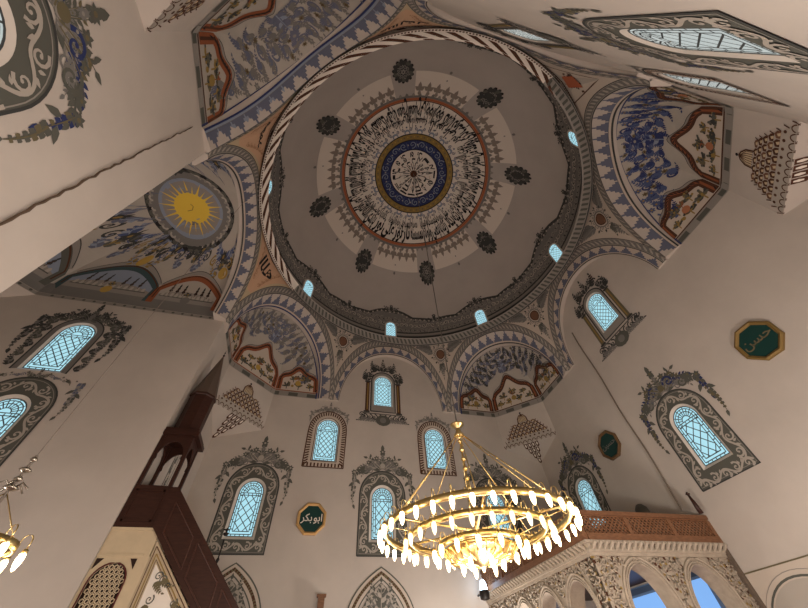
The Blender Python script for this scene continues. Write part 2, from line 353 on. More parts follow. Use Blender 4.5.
for k in (1,3,5,7):
    corner=[Vector((XR,YF)),Vector((XL,YF)),Vector((XL,YB)),Vector((XR,YB))][(k-1)//2]
    d1=(OV[k]-corner).normalized(); d2=(OV[(k+1)%8]-corner).normalized()
    no_=nout(k)*.30; F1,F2=face_pt(k,-1.9)+no_,face_pt(k,1.9)+no_
    f=fan([F1,corner+d1*2.66,corner+d1*1.29,corner+d2*1.29,corner+d2*2.66,F2],(F1+F2)/2,2.3)
    b=MB(); us=sorted(set([i/48 for i in range(49)]+[x/f.L[-1] for x in f.L]))
    n=len(us)
    for u in us:
        for j in range(19): b.v.append(tuple(f(u,j*5)))
    b.add([(i*19+j,(i+1)*19+j,(i+1)*19+j+1,i*19+j+1) for i in range(n-1) for j in range(18)],0)
    VA[k]=(f,cpart(b.build('squinch_vault',MURAL,ceil)),corner,d1,d2)
    # chamfered corner below the squinch with its painted muqarnas hood, and the pendant under it
    A1=corner+d1*1.29; A2=corner+d2*1.29; zb=5.45
    b=MB(); 
    b.v+=[(A1.x,A1.y,ZS),(A2.x,A2.y,ZS),(A2.x,A2.y,zb),(A1.x,A1.y,zb),(corner.x,corner.y,5.08)]
    b.add([(0,1,2,3),(3,2,4)],0)
    ch=cpart(b.build('corner_chamfer',PLASTER,ceil))
    nd=(-(d1+d2)).normalized()*-1
    def cmap(x,z,l,A1=A1,A2=A2,nd=nd,corner=corner):
        t=.5+x/((A2-A1).length); p=A1.lerp(A2,t)
        if z<zb:
            f_=min(1,(zb-z)/.37); apex=(A1+A2)/2; p=p+(corner-apex)*f_
            return Vector((p.x,p.y,z))+Vector((nd.x,nd.y,-.6))*l
        return Vector((p.x+nd.x*l,p.y+nd.y*l,z))
    P=Paint(cmap); Wd=(A2-A1).length/2
    wd=lambda z: .17+(6.52-z)/1.07*(Wd-.2)
    P.poly([complex(-.17,6.2),complex(-.15,6.36),complex(-.07,6.46),complex(0,6.5),complex(.07,6.46),complex(.15,6.36),complex(.17,6.2)],'buff',1)
    for i in range(-3,4): P.rib([complex(.05*i,6.2),complex(.045*i,6.35),complex(0,6.5)],.014,'umber',2)
    P.rib([complex(-.18,6.18),complex(-.16,6.36),complex(-.08,6.47),complex(0,6.51),complex(.08,6.47),complex(.16,6.36),complex(.18,6.18)],.03,'umber',2)
    P.disc(complex(0,6.56),.035,'ink',2,6)
    rows=7; z=6.2
    P.poly([complex(-.17,6.22),complex(.17,6.22),complex(Wd-.05,5.52),complex(Wd-.05,5.46),complex(-Wd+.05,5.46),complex(-Wd+.05,5.52)],'oldgold' if False else 'light',1)
    for r in range(rows):
        h=.075+.011*r; hw=wd(z-h)*.98; n=5+r*1; cw=2*hw/n
        for i in range(n):
            x=-hw+cw*(i+.5)+ (cw*.0)
            if r<5:
                P.poly([complex(x-cw*.5,z-h),complex(x-cw*.46,z-h*.4),complex(x-cw*.1,z),complex(x+cw*.44,z-h*.35),complex(x+cw*.40,z-h)],'umber' if (i+r)%4 else 'rust',2)
                P.poly([complex(x-cw*.3,z-h*.98),complex(x-cw*.12,z-h*.42),complex(x+cw*.16,z-h*.62),complex(x+cw*.05,z-h*1.0)],'buff',3)
            elif r==5:
                P.disc(complex(x,z-h*.5),cw*.2,'umber',2,7)
            else:
                P.rib([complex(x+cw*.42*math.cos(a),z-h+h*.75*math.sin(a)) for a in [PI*j/8 for j in range(9)]],.022,'umber',2)
        for sg in (1,-1): P.line(complex(sg*hw,z-h),complex(sg*(hw+.035),z-h*.2),.02,'umber',3)
        z-=h
    z=5.44                                      # tail running down to the corner point
    for r in range(4):
        n=4-r
        for i in range(n):
            x=(i-(n-1)/2)*.13; P.poly([complex(x-.055,z),complex(x-.05,z-.07),complex(x,z-.09),complex(x+.05,z-.07),complex(x+.055,z)],'umber',2); P.disc(complex(x,z-.035),.028,'white',3,6)
        z-=.09
    cpart(P.build('painted_muqarnas',ch))
# apse vault
ab=[(XL-.25,CY+1.9),(XL-.251,6.9),(-7.1,6.9),(-8.4,5.6),(-8.4,3.85),(-7.1,2.55),(XL-.251,2.55),(XL-.25,CY-1.9)]
AP=fan(ab,Vector((XL-.25,CY)),2.3)
b=MB(); us=sorted(set([i/96 for i in range(97)]+[x/AP.L[-1] for x in AP.L])); n=len(us)
for u in us:
    for j in range(19): b.v.append(tuple(AP(u,j*5)))
b.add([(i*19+j,(i+1)*19+j,(i+1)*19+j+1,i*19+j+1) for i in range(n-1) for j in range(18)],0)
apo=cpart(b.build('apse_vault',MURAL,ceil))
b=MB()
for A1,A2,C3 in (((-7.1,6.9),(-8.4,5.6),(-8.4,6.9)),((-8.4,3.85),(-7.1,2.55),(-8.4,2.55))):
    b.v+=[(*A1,ZS),(*A2,ZS),(*C3,ZS-.6)]; b.add([(0,1,2)],len(b.v)-3)
cpart(b.build('apse_chamfer',PLASTER,ceil))
# dome shell
def dome_rp(th,ph,l=0):
    c,s_=math.cos(ph),math.sin(ph); r=(RD-l)*c; return Vector((CD.x+r*math.cos(th),CD.y+r*math.sin(th),ZT+(HD-l)*s_))
b=MB(); b.grid(lambda u,v:dome_rp(2*PI*u,PI/2*v*.9995) if v>0 else dome_rp(2*PI*u,0),96,32)
b.ring([[ (CD.x+RD*math.cos(2*PI*i/96),CD.y+RD*math.sin(2*PI*i/96),z) for i in range(96)] for z in (ZT-.25,ZT)],caps=False)
dome=cpart(b.build('dome_shell',DOME,ceil,True))
# ---------------------------------------------------------------- paint: arches
def zig(P,q0,q1,n,c,l=2,flip=False):
    for i in range(n):
        c0=i/n;wd_=1/n; st=[(0.04,0),(.04,.22),(.18,.22),(.18,.46),(.32,.46),(.32,.72),(.44,.72),(.44,1),(.56,1),(.56,.72),(.68,.72),(.68,.46),(.82,.46),(.82,.22),(.96,.22),(.96,0)]
        P.poly([complex(c0+wd_*x,(q0+(q1-q0)*(y if not flip else 1-y))) for x,y in st],c,l)
for k in range(8):
    P=Paint(lambda x,q,l,k=k: bandpt(k,PI*x,q,l))
    N=64
    big=k in(1,3,5,7,4)
    bgc='cream' if k!=5 else 'bluegrey'
    zc={5:'slate',4:'slate',7:'slate',0:'slate'}.get(k,'slate')
    P.strip([complex(i/N,0) for i in range(N+1)],[complex(i/N,.52) for i in range(N+1)],bgc,0)
    P.strip([complex(i/N,.52) for i in range(N+1)],[complex(i/N,.97) for i in range(N+1)],'grey',0)
    for q,wq,c in ((.0,.05,'dark' if k not in(3,5) else 'navy'),(.09,.02,'grey'),(.52,.04,'dark'),(.58,.02,'light'),(.94,.02,'light'),(.98,.045,'dark')):
        P.strip([complex(i/N,q-wq/2) for i in range(N+1)],[complex(i/N,q+wq/2) for i in range(N+1)],c,1)
    zig(P,.09,.49,17,zc,2)
    n=46
    for i in range(n):
        x=(i+.5)/n; dx=.010 if x<.5 else -.010
        P.poly([complex(x-dx*1.1,.62),complex(x-dx*.1,.66),complex(x+dx,.9),complex(x+dx*.1,.86),complex(x-dx*.9,.72)],'light',2)
    cpart(P.build('painted_arch_bands',sp[k]))
# pendentives
def wide(P,A,B,c,l,n=16):
    for q in range(n): P.strip([a+(b_-a)*q/n for a,b_ in zip(A,B)],[a+(b_-a)*(q+1)/n for a,b_ in zip(A,B)],c,l)
for j in range(8):
    def pend(dx,z,l,j=j):
        return zone((j-1)%8,HV+dx,z,l) if dx<0 else zone(j,-HV+dx,z,l)
    P=Paint(pend)
    def hw_(z):      # half width of the pendentive between the arches' outer lines
        t=min(1,max(0,(z-ZS)/3.06)); return max(0,HV-2.26*math.sqrt(max(0,1-t*t)))
    zs_=[7.45+ (9.86-7.45)*i/24 for i in range(25)]
    th=(j*45-22.5)%360          # OV[j] direction
    pink=th in (157.5,202.5,247.5,292.5)
    L_=[complex(-min(hw_(z),2.15),z) for z in zs_]; R_=[complex(min(hw_(z),2.15),z) for z in zs_]
    zc=9.18
    if pink:
        wide(P,L_,R_,'buff' if th!=292.5 else 'cream',0)
        if th==292.5:
            P.poly([complex(-.22,zc-.22),complex(.22,zc-.3),complex(.22,zc+.3),complex(-.22,zc+.22)],'brick',3)
            wide(P,[complex(0,8.2),complex(-.75,9.62)],[complex(0,8.2),complex(.75,9.62)],'light',1)
            for a,b_ in ((complex(-.75,9.62),complex(0,8.2)),(complex(.75,9.62),complex(0,8.2)),(complex(-.75,9.62),complex(.75,9.62))): P.line(a,b_,.03,'umber',2,6)
            for i in range(26): P.disc(complex(random.uniform(-.35,.35),random.uniform(8.9,9.55)),.035,'umber',2,6)
            P.text('على',lambda v,bb:complex(0,zc)+ .34*complex(v.real-(bb[0]+bb[1])/2,v.imag-(bb[2]+bb[3])/2),'ink',5,.01)
        else:
            wide(P,[complex(c.real*.86,c.imag) for c in L_[6:-2]],[complex(c.real*.86,c.imag) for c in R_[6:-2]],'pink',1)
            for sg in (1,-1):
                for i in range(6):
                    z=8.5+.18*i; h=hw_(z)*.5; P.spiral(complex(sg*h,z),.075,sg*PI/2,sg,.022,'pinkd',2); P.acan(complex(sg*h*1.1,z),PI/2-sg*.7,.16,sg*.8,'pinkd',2)
            tx='الله' if th==157.5 else 'محمد' if th==202.5 else 'ما شا الله'
            P.text(tx,lambda v,bb:complex(0,zc)+(.85/(bb[1]-bb[0]) if th!=247.5 else 1.2/(bb[1]-bb[0]))*complex(v.real-(bb[0]+bb[1])/2,v.imag-(bb[2]+bb[3])/2),'ink',4,.03)
    else:
        wide(P,L_,R_,'cream',0)
        c0=complex(0,9.12)
        P.disc(c0,.19,'rust',4,18); P.annulus(c0,.17,.21,'umber',5,20); P.disc(c0,.09,'umber',5,12)
        for i in range(10):
            a=2*PI*i/10; P.spiral(c0+.32*cmath.exp(1j*a),.10,a,1,.034,'grey',3); P.leaf(c0+.38*cmath.exp(1j*(a+.3)),a+.3,.12,.07,'dark',3)
        P.annulus(c0,.25,.29,'grey',3,20)
        P.acan(c0-.42j,-PI/2,.55,0,'grey',2,'mid',6); P.acan(c0-.4j+.02,-PI/2+.3,.35,.2,'olive',2); P.acan(c0-.4j-.02,-PI/2-.3,.35,-.2,'olive',2)
        for sg in (1,-1):
            P.acan(c0+complex(sg*.38,.1),PI/2-sg*PI/2+sg*.35,.62,sg*-.1,'grey',2,'mid',7)
            P.acan(c0+complex(sg*.42,.25),PI/2-sg*PI/2+sg*.15,.72,sg*.1,'grey',2,None,7)
            for i in range(5): P.spiral(c0+complex(sg*(.5+.13*i),.28+.05*i),.07,0,sg,.024,'olive',3)
    # band right under the dome
    rear=pink
    n=18
    P.warp=None
    P.strip([complex(-2.15+4.3*i/40,9.66) for i in range(41)],[complex(-2.15+4.3*i/40,9.93) for i in range(41)],'grey' if not rear else 'cream',1)
    for i in range(n):
        x=-2.15+4.3*i/n; wdt=4.3/n
        if rear:
            if i%2==0: P.poly([complex(x,9.69),complex(x+wdt,9.69),complex(x+wdt*1.7,9.93),complex(x+wdt*.7,9.93)],'umber',2)
            for q in range(3): P.disc(complex(x+wdt*(q+.5)/3,9.66),.028,'white' ,3,6); 
        else:
            P.spiral(complex(x+wdt*.5,9.80),.085,0,1,.03,'light',2); P.leaf(complex(x,9.72),.6,.2,.07,'dark',2)
    if rear: P.strip([complex(-2.15+4.3*i/40,9.60) for i in range(41)],[complex(-2.15+4.3*i/40,9.66) for i in range(41)],'umber',2)
    cpart(P.build('painted_pendentive',sp[j]))
# ---------------------------------------------------------------- paint: squinch vaults
def rp(a,b_): return random.uniform(a,b_)
def shrub(P,c,s,cs=('moss','olive','dark'),l=4,warp=None):
    # u of the vault is squeezed by sx
    for i in range(14):
        a=rp(.0,PI); r=s*rp(.3,1); P.leaf(c+complex(0,s*.2),a,r,s*.28,random.choice(cs),l)
        P.disc(c+r*cmath.exp(1j*a)*.8+complex(0,s*.2),s*.13,random.choice(cs),l+1,6)
    P.line(c-complex(0,s*.3),c+complex(0,s*.5),s*.12,cs[-1],l)
for k in (1,3,5,7):
    f,o,corner,d1,d2=VA[k]; L=f.L; T=L[-1]
    # working coordinates: x = metres along the base, y = metres up the curve (2.3*sin t), tapering handled by the fan
    def mp(x,y,l,f=f,T=T): return f(x/T,math.degrees(math.asin(max(0,min(.9999,y/2.32)))) ,l)
    P=Paint(mp); P.curved=True
    i0,i1,i2,i3,i4,i5=L
    # base checker border
    n=int((i4-i1)/.3); 
    P.strip([complex(i1+(i4-i1)*i/24,.0) for i in range(25)],[complex(i1+(i4-i1)*i/24,.19) for i in range(25)],'mid',1)
    for i in range(n):
        if i%2==0: P.strip([complex(i1+(i4-i1)*(i+q/3)/n,.02) for q in range(4)],[complex(i1+(i4-i1)*(i+q/3)/n,.15) for q in range(4)],'olive',2)
    P.strip([complex(i1+(i4-i1)*i/40,.19) for i in range(41)],[complex(i1+(i4-i1)*i/40,.225) for i in range(41)],'sienna' if k in(3,) else 'umber',3)
    # dark line following the opening
    for x0,x1 in ((.0,.05),(T-.05,T)): P.strip([complex(x0,2.3*math.sin(PI/2*i/30)) for i in range(31)],[complex(x1,2.3*math.sin(PI/2*i/30)) for i in range(31)],'navy',3)
    dk='umber' if k in(1,7) else 'sienna'
    # three curtained openings
    facets=[(i1-.05,i2),(i2,i3),(i3,i4+.05)]
    for q,(a,b_) in enumerate(facets):
        mdl=(a+b_)/2; w_=b_-a; hmax=1.30 if q==1 else 1.0
        def prof(t):   # bracket-arched curtain
            y=.62+ (hmax-.62)*(math.sin(PI*t)**.8) + .10*math.cos(4*PI*t)*(1 if q==1 else .6)
            return y
        pts=[complex(a+w_*.06,.24)]+[complex(a+w_*(.06+.88*i/20),prof(i/20)) for i in range(21)]+[complex(b_-w_*.06,.24)]
        fill=[p for p in pts]
        # panel behind
        A_=[complex(a+w_*(.06+.88*i/20),.23) for i in range(21)]; B_=[complex(a+w_*(.06+.88*i/20),prof(i/20)) for i in range(21)]
        P.strip(A_,B_,'cream' if k!=5 else 'light',1)
        fine=[]
        for i in range(len(pts)-1):
            fine+= [pts[i]+(pts[i+1]-pts[i])*s_/2 for s_ in range(2)]
        fine.append(pts[-1])
        P.rib(fine,.17,dk,4); P.rib([p+complex(0,.02) for p in fine],.05,'umber' if dk=='sienna' else 'sienna',5)
        P.rib([p+complex(0,.12) for p in fine[2:-2]],.07,'mid',3); P.rib([p+complex(0,.155) for p in fine[2:-2]],.015,'dark',4)
        for i in range(0,len(fine)-2,2):
            P.leaf(fine[i],cmath.phase(fine[i+2]-fine[i])+.4,.14,.03,'ink',6)
        for s_ in range(7 if q==1 else 5):
            c=complex(a+w_*(.16+.11*s_ if q==1 else .2+.14*s_),.34+ (.26 if s_%2 else 0)+(.12 if q==1 and s_ in(3,) else 0)); shrub(P,c,rp(.2,.28),('moss','olive','dark','oldgold') if k!=3 else ('moss','olive','oldgold','dark'),4)
        P.disc(complex(mdl,.52),.10,'orange' if k==7 else 'gold' if k==3 else 'oldgold',6,9); shrub(P,complex(mdl,.64),.17,('moss','dark','sienna'),5)
        P.disc(complex(mdl+.18,.4),.05,'oldgold',6,8)
    # blue acanthus field above, in true metres (X from the middle, a = arc length up the shell)
    bl=('navy','blue') if k==7 else ('slate','grey') if k in(3,5) else ('slate','dark')
    def upw(c):
        t=min(1.5,max(0,c.imag/2.85*PI/2)); return complex(T/2+c.real/max(.06,math.cos(t)),2.32*math.sin(t))
    P.warp=upw
    for sg in (1,-1):
        for (x,a,r) in ((.12,2.42,.13),(.38,2.3,.15),(.2,2.05,.15),(.55,2.02,.14),(.82,1.95,.13),(.38,1.78,.12),(.75,1.70,.13),(1.03,1.68,.12),(1.0,1.40,.12),(1.28,1.45,.11),(1.3,1.15,.11),(1.52,1.2,.1),(1.55,.9,.1),(1.72,.9,.09),(1.72,.6,.09),(1.82,.55,.08),(.13,1.5,.12),(.42,1.5,.12),(.68,1.36,.11),(.14,1.78,.12),(.9,1.15,.1)):
            c=complex(sg*x,a); aa=PI/2-sg*rp(.3,1.5)
            P.spiral(c,r,rp(0,6),sg,.05,bl[0],3); P.acan(c+complex(-sg*.1,-.05),aa,.34,sg*rp(.5,1.2),bl[1],3,None,5); P.acan(c,aa+PI*.8,.26,-sg*.9,bl[0],3,None,5)
            if rp(0,1)<.45: P.flower(c+complex(sg*.13,.1),.085,bl[1],'oldgold' if k==7 else 'mid',4)
            if rp(0,1)<.4: P.flower(c+complex(-sg*.05,.16),.07,'moss','umber',4)
    P.flower(complex(0,2.2),.15,bl[0],'mid',5,8); P.acan(complex(0,1.4),PI/2,.6,0,bl[0],4,'bluegrey')
    P.warp=None
    cpart(P.build('painted_squinch_scene',o))
# ---------------------------------------------------------------- paint: apse vault with the sun
T=AP.L[-1]
def apm(x,y,l): return AP(x/T,math.degrees(math.asin(max(0,min(.9999,y/2.3)))),l)
P=Paint(apm); P.curved=True
L=AP.L
P.strip([complex(L[1]+(L[6]-L[1])*i/60,0) for i in range(61)],[complex(L[1]+(L[6]-L[1])*i/60,.09) for i in range(61)],'mid',1)
for i in range(60): P.disc(complex(L[1]+(L[6]-L[1])*(i+.5)/60,.05),.035,'olive',2,6)
P.strip([complex(L[1]+(L[6]-L[1])*i/60,.10) for i in range(61)],[complex(L[1]+(L[6]-L[1])*i/60,.42) for i in range(61)],'grey',1)
x0=L[1]+.1; pans=[(L[1]+.12,L[1]+1.75,'sienna'),(L[1]+1.8,L[1]+3.9,'teal'),(L[2]+.1,L[3]-.05,'olive'),(L[3]+.05,L[4]-.05,'teal'),(L[4]+.05,L[5]-.05,'sienna'),(L[5]+.1,L[6]-.1,'teal')]
for (a,b_,dk) in pans:
    w_=b_-a
    pf=lambda t: .72+.48*math.sin(PI*t)**.8
    A_=[complex(a+w_*i/20,.42) for i in range(21)]; B_=[complex(a+w_*i/20,pf(i/20)) for i in range(21)]
    P.strip(A_,[complex(p.real,.42+(q.imag-.42)*.45) for p,q in zip(A_,B_)],'mid',1); P.strip([complex(p.real,.42+(q.imag-.42)*.45) for p,q in zip(A_,B_)],B_,'bluegrey' if dk!='sienna' else 'light',1)
    for i in range(12):
        x=a+w_*(.12+.76*i/11); P.poly([complex(x-.035,.56),complex(x-.035,.66),complex(x,.70),complex(x+.035,.66),complex(x+.035,.56)],'light',3)
    P.line(complex(a+w_*.08,.56),complex(b_-w_*.08,.56),.03,'olive',3,6)
    for i in range(7):
        x=a+w_*(.2+.6*i/6)
        if abs(i-3)<1: continue
        for s_ in range(3): P.leaf(complex(x,.70+.08*s_),PI/2,.12,.09-.02*s_,'ink' if dk=='sienna' else 'dark',4)
        P.line(complex(x,.64),complex(x,.85),.015,'umber',4)
    P.disc(complex(a+w_*.5,.5),.12,'gold' if dk=='teal' else 'grey',5,9); shrub(P,complex(a+w_*.5,.62),.15,('dark','olive','oldgold'),5)
    fine=[complex(a+.02,.3)]+[complex(a+w_*i/24,pf(i/24)) for i in range(25)]+[complex(b_-.02,.3)]
    P.rib(fine,.15,dk,4); P.rib([p+complex(0,.05) for p in fine],.03,'umber',5)
    P.rib([p+complex(0,.14) for p in fine[1:-1]],.10,'mid',3); P.rib([p+complex(0,.19) for p in fine[1:-1]],.015,'dark',4)
for i in range(11):
    x=L[1]+.3+i*(L[6]-L[1]-.6)/10; y=1.42+.08*(i%2)
    if i%2==0: P.disc(complex(x,y),.15,'gold',4,14); P.disc(complex(x,y),.10,'buff',5,12); P.disc(complex(x,y),.05,'oldgold',6,10)
    for sg in (1,-1):
        P.spiral(complex(x+sg*.26,y-.03),.13,PI/2,-sg,.05,'slate',3); P.acan(complex(x+sg*.2,y-.1),PI/2-sg*1.2,.34,sg*.8,'slate' if i%2 else 'oldgold',3,'bluegrey')
        P.acan(complex(x+sg*.12,y+.12),PI/2-sg*.6,.28,sg*.5,'dark',3); P.spiral(complex(x+sg*.3,y+.2),.09,0,sg,.03,'blue',3)
    shrub(P,complex(x,y+.2),.16,('dark','olive'),4)
for i in range(8):
    P.acan(complex(.18,.4+.22*i),PI/2-.3,.25,.5,'slate',3,'oldgold'); P.flower(complex(.30,.5+.22*i),.06,'dark','oldgold',4)
for i in range(14):
    x=L[1]+.5+i*(L[6]-L[1]-1.0)/13; y=1.78+.07*(i%2)
    P.flower(complex(x,y),.14,'dark','oldgold',4,7)
    for sg in (1,-1):
        P.acan(complex(x+sg*.08,y),PI/2-sg*1.3,.42,sg*.9,'slate' if i%2 else 'blue',3,'bluegrey'); P.spiral(complex(x+sg*.3,y-.12),.12,PI/2,-sg,.05,'dark' if i%3 else 'oldgold',3)
    P.acan(complex(x,y-.3),PI/2+.3*(-1)**i,.34,.4*(-1)**i,'olive',3,'oldgold')
# sun: placed on the vault where a plan-view disc works out
SUNC=(0,0)
def sunmap(dx,dy,l):   # local: dx metres towards the arch opening (+X), dy metres along +Y; projected up onto the vault
    X=SX+dx; Y=SY+dy
    # solve fan: B direction from centre
    vx,vy=X-XL+.25,Y-CY
    # intersect direction with base polygon
    best=None
    for i in range(len(ab)-1):
        ax,ay=ab[i][0]-XL+.25,ab[i][1]-CY; bx,by=ab[i+1][0]-XL+.25-ax,ab[i+1][1]-CY-ay
        den=vx*by-vy*bx
        if abs(den)<1e-9: continue
        s_=(ax*by-ay*bx)/den; t=(ax*vy-ay*vx)/den
        if s_>0 and -1e-6<=t<=1+1e-6: best=s_ if best is None else min(best,s_)
    c=1/best if best else 0; c=min(.999,c); z=ZS+2.3*math.sqrt(1-c*c)
    p=Vector((X,Y,z)); d=(Vector((XL,CY,ZS+.4))-p); d.normalize(); return p+d*l
SX,SY=-4.3,4.98
P2=Paint(sunmap)
def blob(r,n,c,l,ry=None,jag=0,k_=40):
    ry=ry or r; nr=4
    for q in range(nr):
        ra,rb=q/nr,(q+1)/nr
        E=[]
        for i in range(k_+1):
            a=2*PI*i/k_; j_=1+(jag*(1 if i%2 else -1) if q==nr-1 else 0); E.append((complex(r*math.cos(a),ry*math.sin(a)),j_))
        P2.strip([e*ra for e,_ in E],[e*rb*j_ for e,j_ in E],c,l)
blob(1.08,4,'dark',2,1.15); blob(1.02,4,'grey',3,1.09)
for i in range(44):
    a=2*PI*i/44; e=complex(1.0*math.cos(a),1.07*math.sin(a))
    P2.annulus(e*.89,.05,.10,'light' if i%2 else 'mid',5,8,a-1.6,a+1.6); P2.disc(e*1.0,.075,'olive' if i%3 else 'ink',4,7)
blob(.78,4,'bluegrey',5,.84); blob(.70,4,'mid',6,.76)
for i in range(26):
    a=2*PI*i/26; r=.80 if i%2 else .66; e=cmath.exp(1j*a)
    P2.poly([.38*e*cmath.exp(-.12j),.38*e*cmath.exp(.12j),(r*.6)*e*cmath.exp(.05j),r*e,(r*.6)*e*cmath.exp(-.05j)],'yellow',8)
blob(.43,4,'yellow',9); P2.rib([complex(-.12,.1),complex(0,.05),complex(.03,-.06),complex(-.03,-.12)],.02,'oldgold',11)
for o_ in (P.build('painted_landscape',apo),P2.build('painted_sun',apo)): cpart(o_)
# ---------------------------------------------------------------- paint: dome
P=Paint(lambda r,th,l: None)
def dm(r,th,l):
    return dome_rp(th,math.acos(min(.9999,r/RD)),l)
P.curved=True; P.maxd=.25
P.fn=lambda x,y,l: dm(math.hypot(x,y),math.atan2(y,x),l*1.5)
def ringp(r0,r1,c,l,a0=0,a1=2*PI,n=96,nr=1):
    for q in range(nr): P.annulus(0,r0+(r1-r0)*q/nr,r0+(r1-r0)*(q+1)/nr,c,l,n,a0,a1)
D2=PI/180
for j in range(8):       # cream ring between the dark bosses
    a=(22.5+45*j)*D2; ringp(3.15,4.05,'ring',1,a+6.2*D2,a+(45-6.2)*D2,20,4)
    c=4.07*cmath.exp(1j*a)      # boss
    for i in range(15):
        e=cmath.exp(1j*(2*PI*i/15)); P.disc(c+e*complex(.25,0)*1.0,.10,'dark' if i%3 else 'olive',3,8); P.disc(c+e*.33,.055,'ink' if i%2 else 'dark',3,6)
    P.disc(c,.27,'dark',2,16)
    for i in range(8): P.spiral(c+.17*cmath.exp(1j*(2*PI*i/8)),.07,i,1,.022,'mid',5)
    P.flower(c,.1,'mid','dark',6)
    P.disc(3.86*cmath.exp(1j*(a+22.5*D2)),.03,'mid',3,6); P.disc(4.12*cmath.exp(1j*(a+22.5*D2)),.05,'grey',3,6)
    for q in range(6):    # palmettes
        aa=a+(9.0+5.4*q)*D2; e=cmath.exp(1j*aa); p=3.42*e
        for t_ in (-.9,0,.9): P.leaf(p,aa+t_,.22 if t_ else .3,.15,'taupe',3)
        P.disc(p+.19*e,.06,'taupe',4,6); P.disc(p-.1*e,.07,'taupe',4,6); P.line(3.25*e,p,.03,'grey',3); P.disc(p-.04*e,.05,'mid',4,6)
for i in range(84):
    e=cmath.exp(2j*PI*i/84); P.leaf(3.2*e,cmath.phase(e),.14,.12,'mid' if i%2 else 'grey',3)
ringp(3.16,3.24,'grey',2); ringp(3.06,3.16,'orange',3); ringp(3.09,3.13,'brick',4); ringp(3.03,3.06,'umber',4); ringp(1.72,3.04,'white',2,nr=5)
for i in range(22):      # cloud scallops round the gold ring
    e=cmath.exp(2j*PI*i/22); P.disc(1.83*e,.13,'bluegrey',4,9); P.disc(1.80*e,.08,'white',5,8)
    for s_ in (-1,1): P.spiral(1.95*e*cmath.exp(.075j*s_),.075,cmath.phase(e),s_,.035,'slate',5)
    P.disc(2.05*e,.04,'slate',5,6)
ringp(1.50,1.76,'oldgold',7,nr=1); ringp(1.48,1.52,'ink',9); ringp(1.74,1.78,'ink',9)
for i in range(72): P.disc(1.64*cmath.exp(2j*PI*i/72),.035,'gold' if i%2 else 'moss',9,6)
ringp(1.08,1.5,'navy',7,nr=2)
for i in range(20):
    e=cmath.exp(2j*PI*i/20); P.spiral(1.3*e,.16,i,1 if i%2 else -1,.04,'bluegrey',9); P.leaf(1.12*e*cmath.exp(.15j),cmath.phase(e),.34,.06,'blue',9); P.disc(1.3*e*cmath.exp(.157j),.04,'light',9,6)
ringp(0.02,1.1,'white',7,nr=4); ringp(1.06,1.1,'ink',9)
P.disc(0,.16,'umber',11,14)
for i in range(30): P.leaf(.9*cmath.exp(1j*rp(0,6.28))*rp(.4,1),rp(0,6),.07,.03,'pinkd',9)
# inscription round the crown
VERSE='الله نور السماوات والارض مثل نوره كمشكاة فيها مصباح المصباح في زجاجة الزجاجة كانها كوكب دري يوقد من شجرة مباركة زيتونة لا شرقية ولا غربية يكاد زيتها يضي ولو لم تمسسه نار نور على نور يهدي الله لنوره من يشا'
ws=VERSE.split(' ')
def ring_text(s,r,size,a0,span,col,l,bold=.02):
    V,F,bb=text_mesh(s,bold=bold); wd_=bb[1]-bb[0]
    sc=span/wd_
    def tf(v,b_): 
        th=a0-(v.real-bb[0])*sc; rr=r-(v.imag)*size
        return rr*cmath.exp(1j*th)
    P.text(s,tf,col,l,bold)
nseg=9
for q in range(nseg):
    part=' '.join(ws[int(len(ws)*q/nseg):int(len(ws)*(q+1)/nseg)]); span=2*PI/nseg
    ring_text(part,2.86,.80,PI/2+1.2+span-q*0-( -q)*span*1.0+0 ,span*.97,'ink',9,.035)
    part2=' '.join(ws[int(len(ws)*((q+4)%nseg)/nseg):int(len(ws)*((q+4)%nseg+1)/nseg)])
    ring_text(part2,2.40,.56,PI/2+1.0+span*(q+1),span*.9,'ink',9,.02)
for i in range(60): P.leaf(rp(2.05,2.95)*cmath.exp(1j*rp(0,6.28)),rp(0,6),.08,.035,'light',8)
for q,wd in enumerate('قل هو الله احد الله الصمد لم يلد ولم يولد ولم يكن له كفوا احد'.split(' ')):
    span=2*PI/15; V,F,bb=text_mesh(wd,bold=.02); a0=span*q
    P.text(wd,lambda v,b_,a0=a0,bb=bb: (.22+.78*(v.real-bb[0])/max(.8,bb[1]-bb[0]) )*cmath.exp(1j*(a0+ (v.imag-bb[2])/(bb[3]-bb[2])*.36)),'ink',10,.02)
for i in range(15):
    P.line(.15*cmath.exp(2j*PI*i/15),.5*cmath.exp(2j*PI*i/15),.022,'ink',10)
cpart(P.build('painted_crown_inscription',dome))
# cornice ring below the dome
def cove(th,t,l=0):
    r=5.10-.19*t-l; return Vector((CD.x+r*math.cos(th),CD.y+r*math.sin(th),9.46+.26*math.sin(t*PI/2)-l*.5))
b=MB(); b.grid(lambda u,v: cove(2*PI*u,v),128,5); k0=len(b.v)
b.ring([[tuple(cove(2*PI*i/128,1)) for i in range(128)],[(CD.x+5.14*math.cos(2*PI*i/128),CD.y+5.14*math.sin(2*PI*i/128),9.76) for i in range(128)]],caps=False)
co=cpart(b.build('cornice_ring',PLASTER,ceil,True))
P=Paint(lambda th,t,l: cove(th,t,l)); N=160
r0,r1=142*D2,290*D2
def arcs(a,b_,t0,t1,c,l,n=80): P.strip([complex(a+(b_-a)*i/n,t0) for i in range(n+1)],[complex(a+(b_-a)*i/n,t1) for i in range(n+1)],c,l)
for q in range(4): arcs(r0,r1,q/4,(q+1)/4,'white',1); arcs(r1-2*PI,r0,q/4,(q+1)/4,'mid',1,100)
n=26
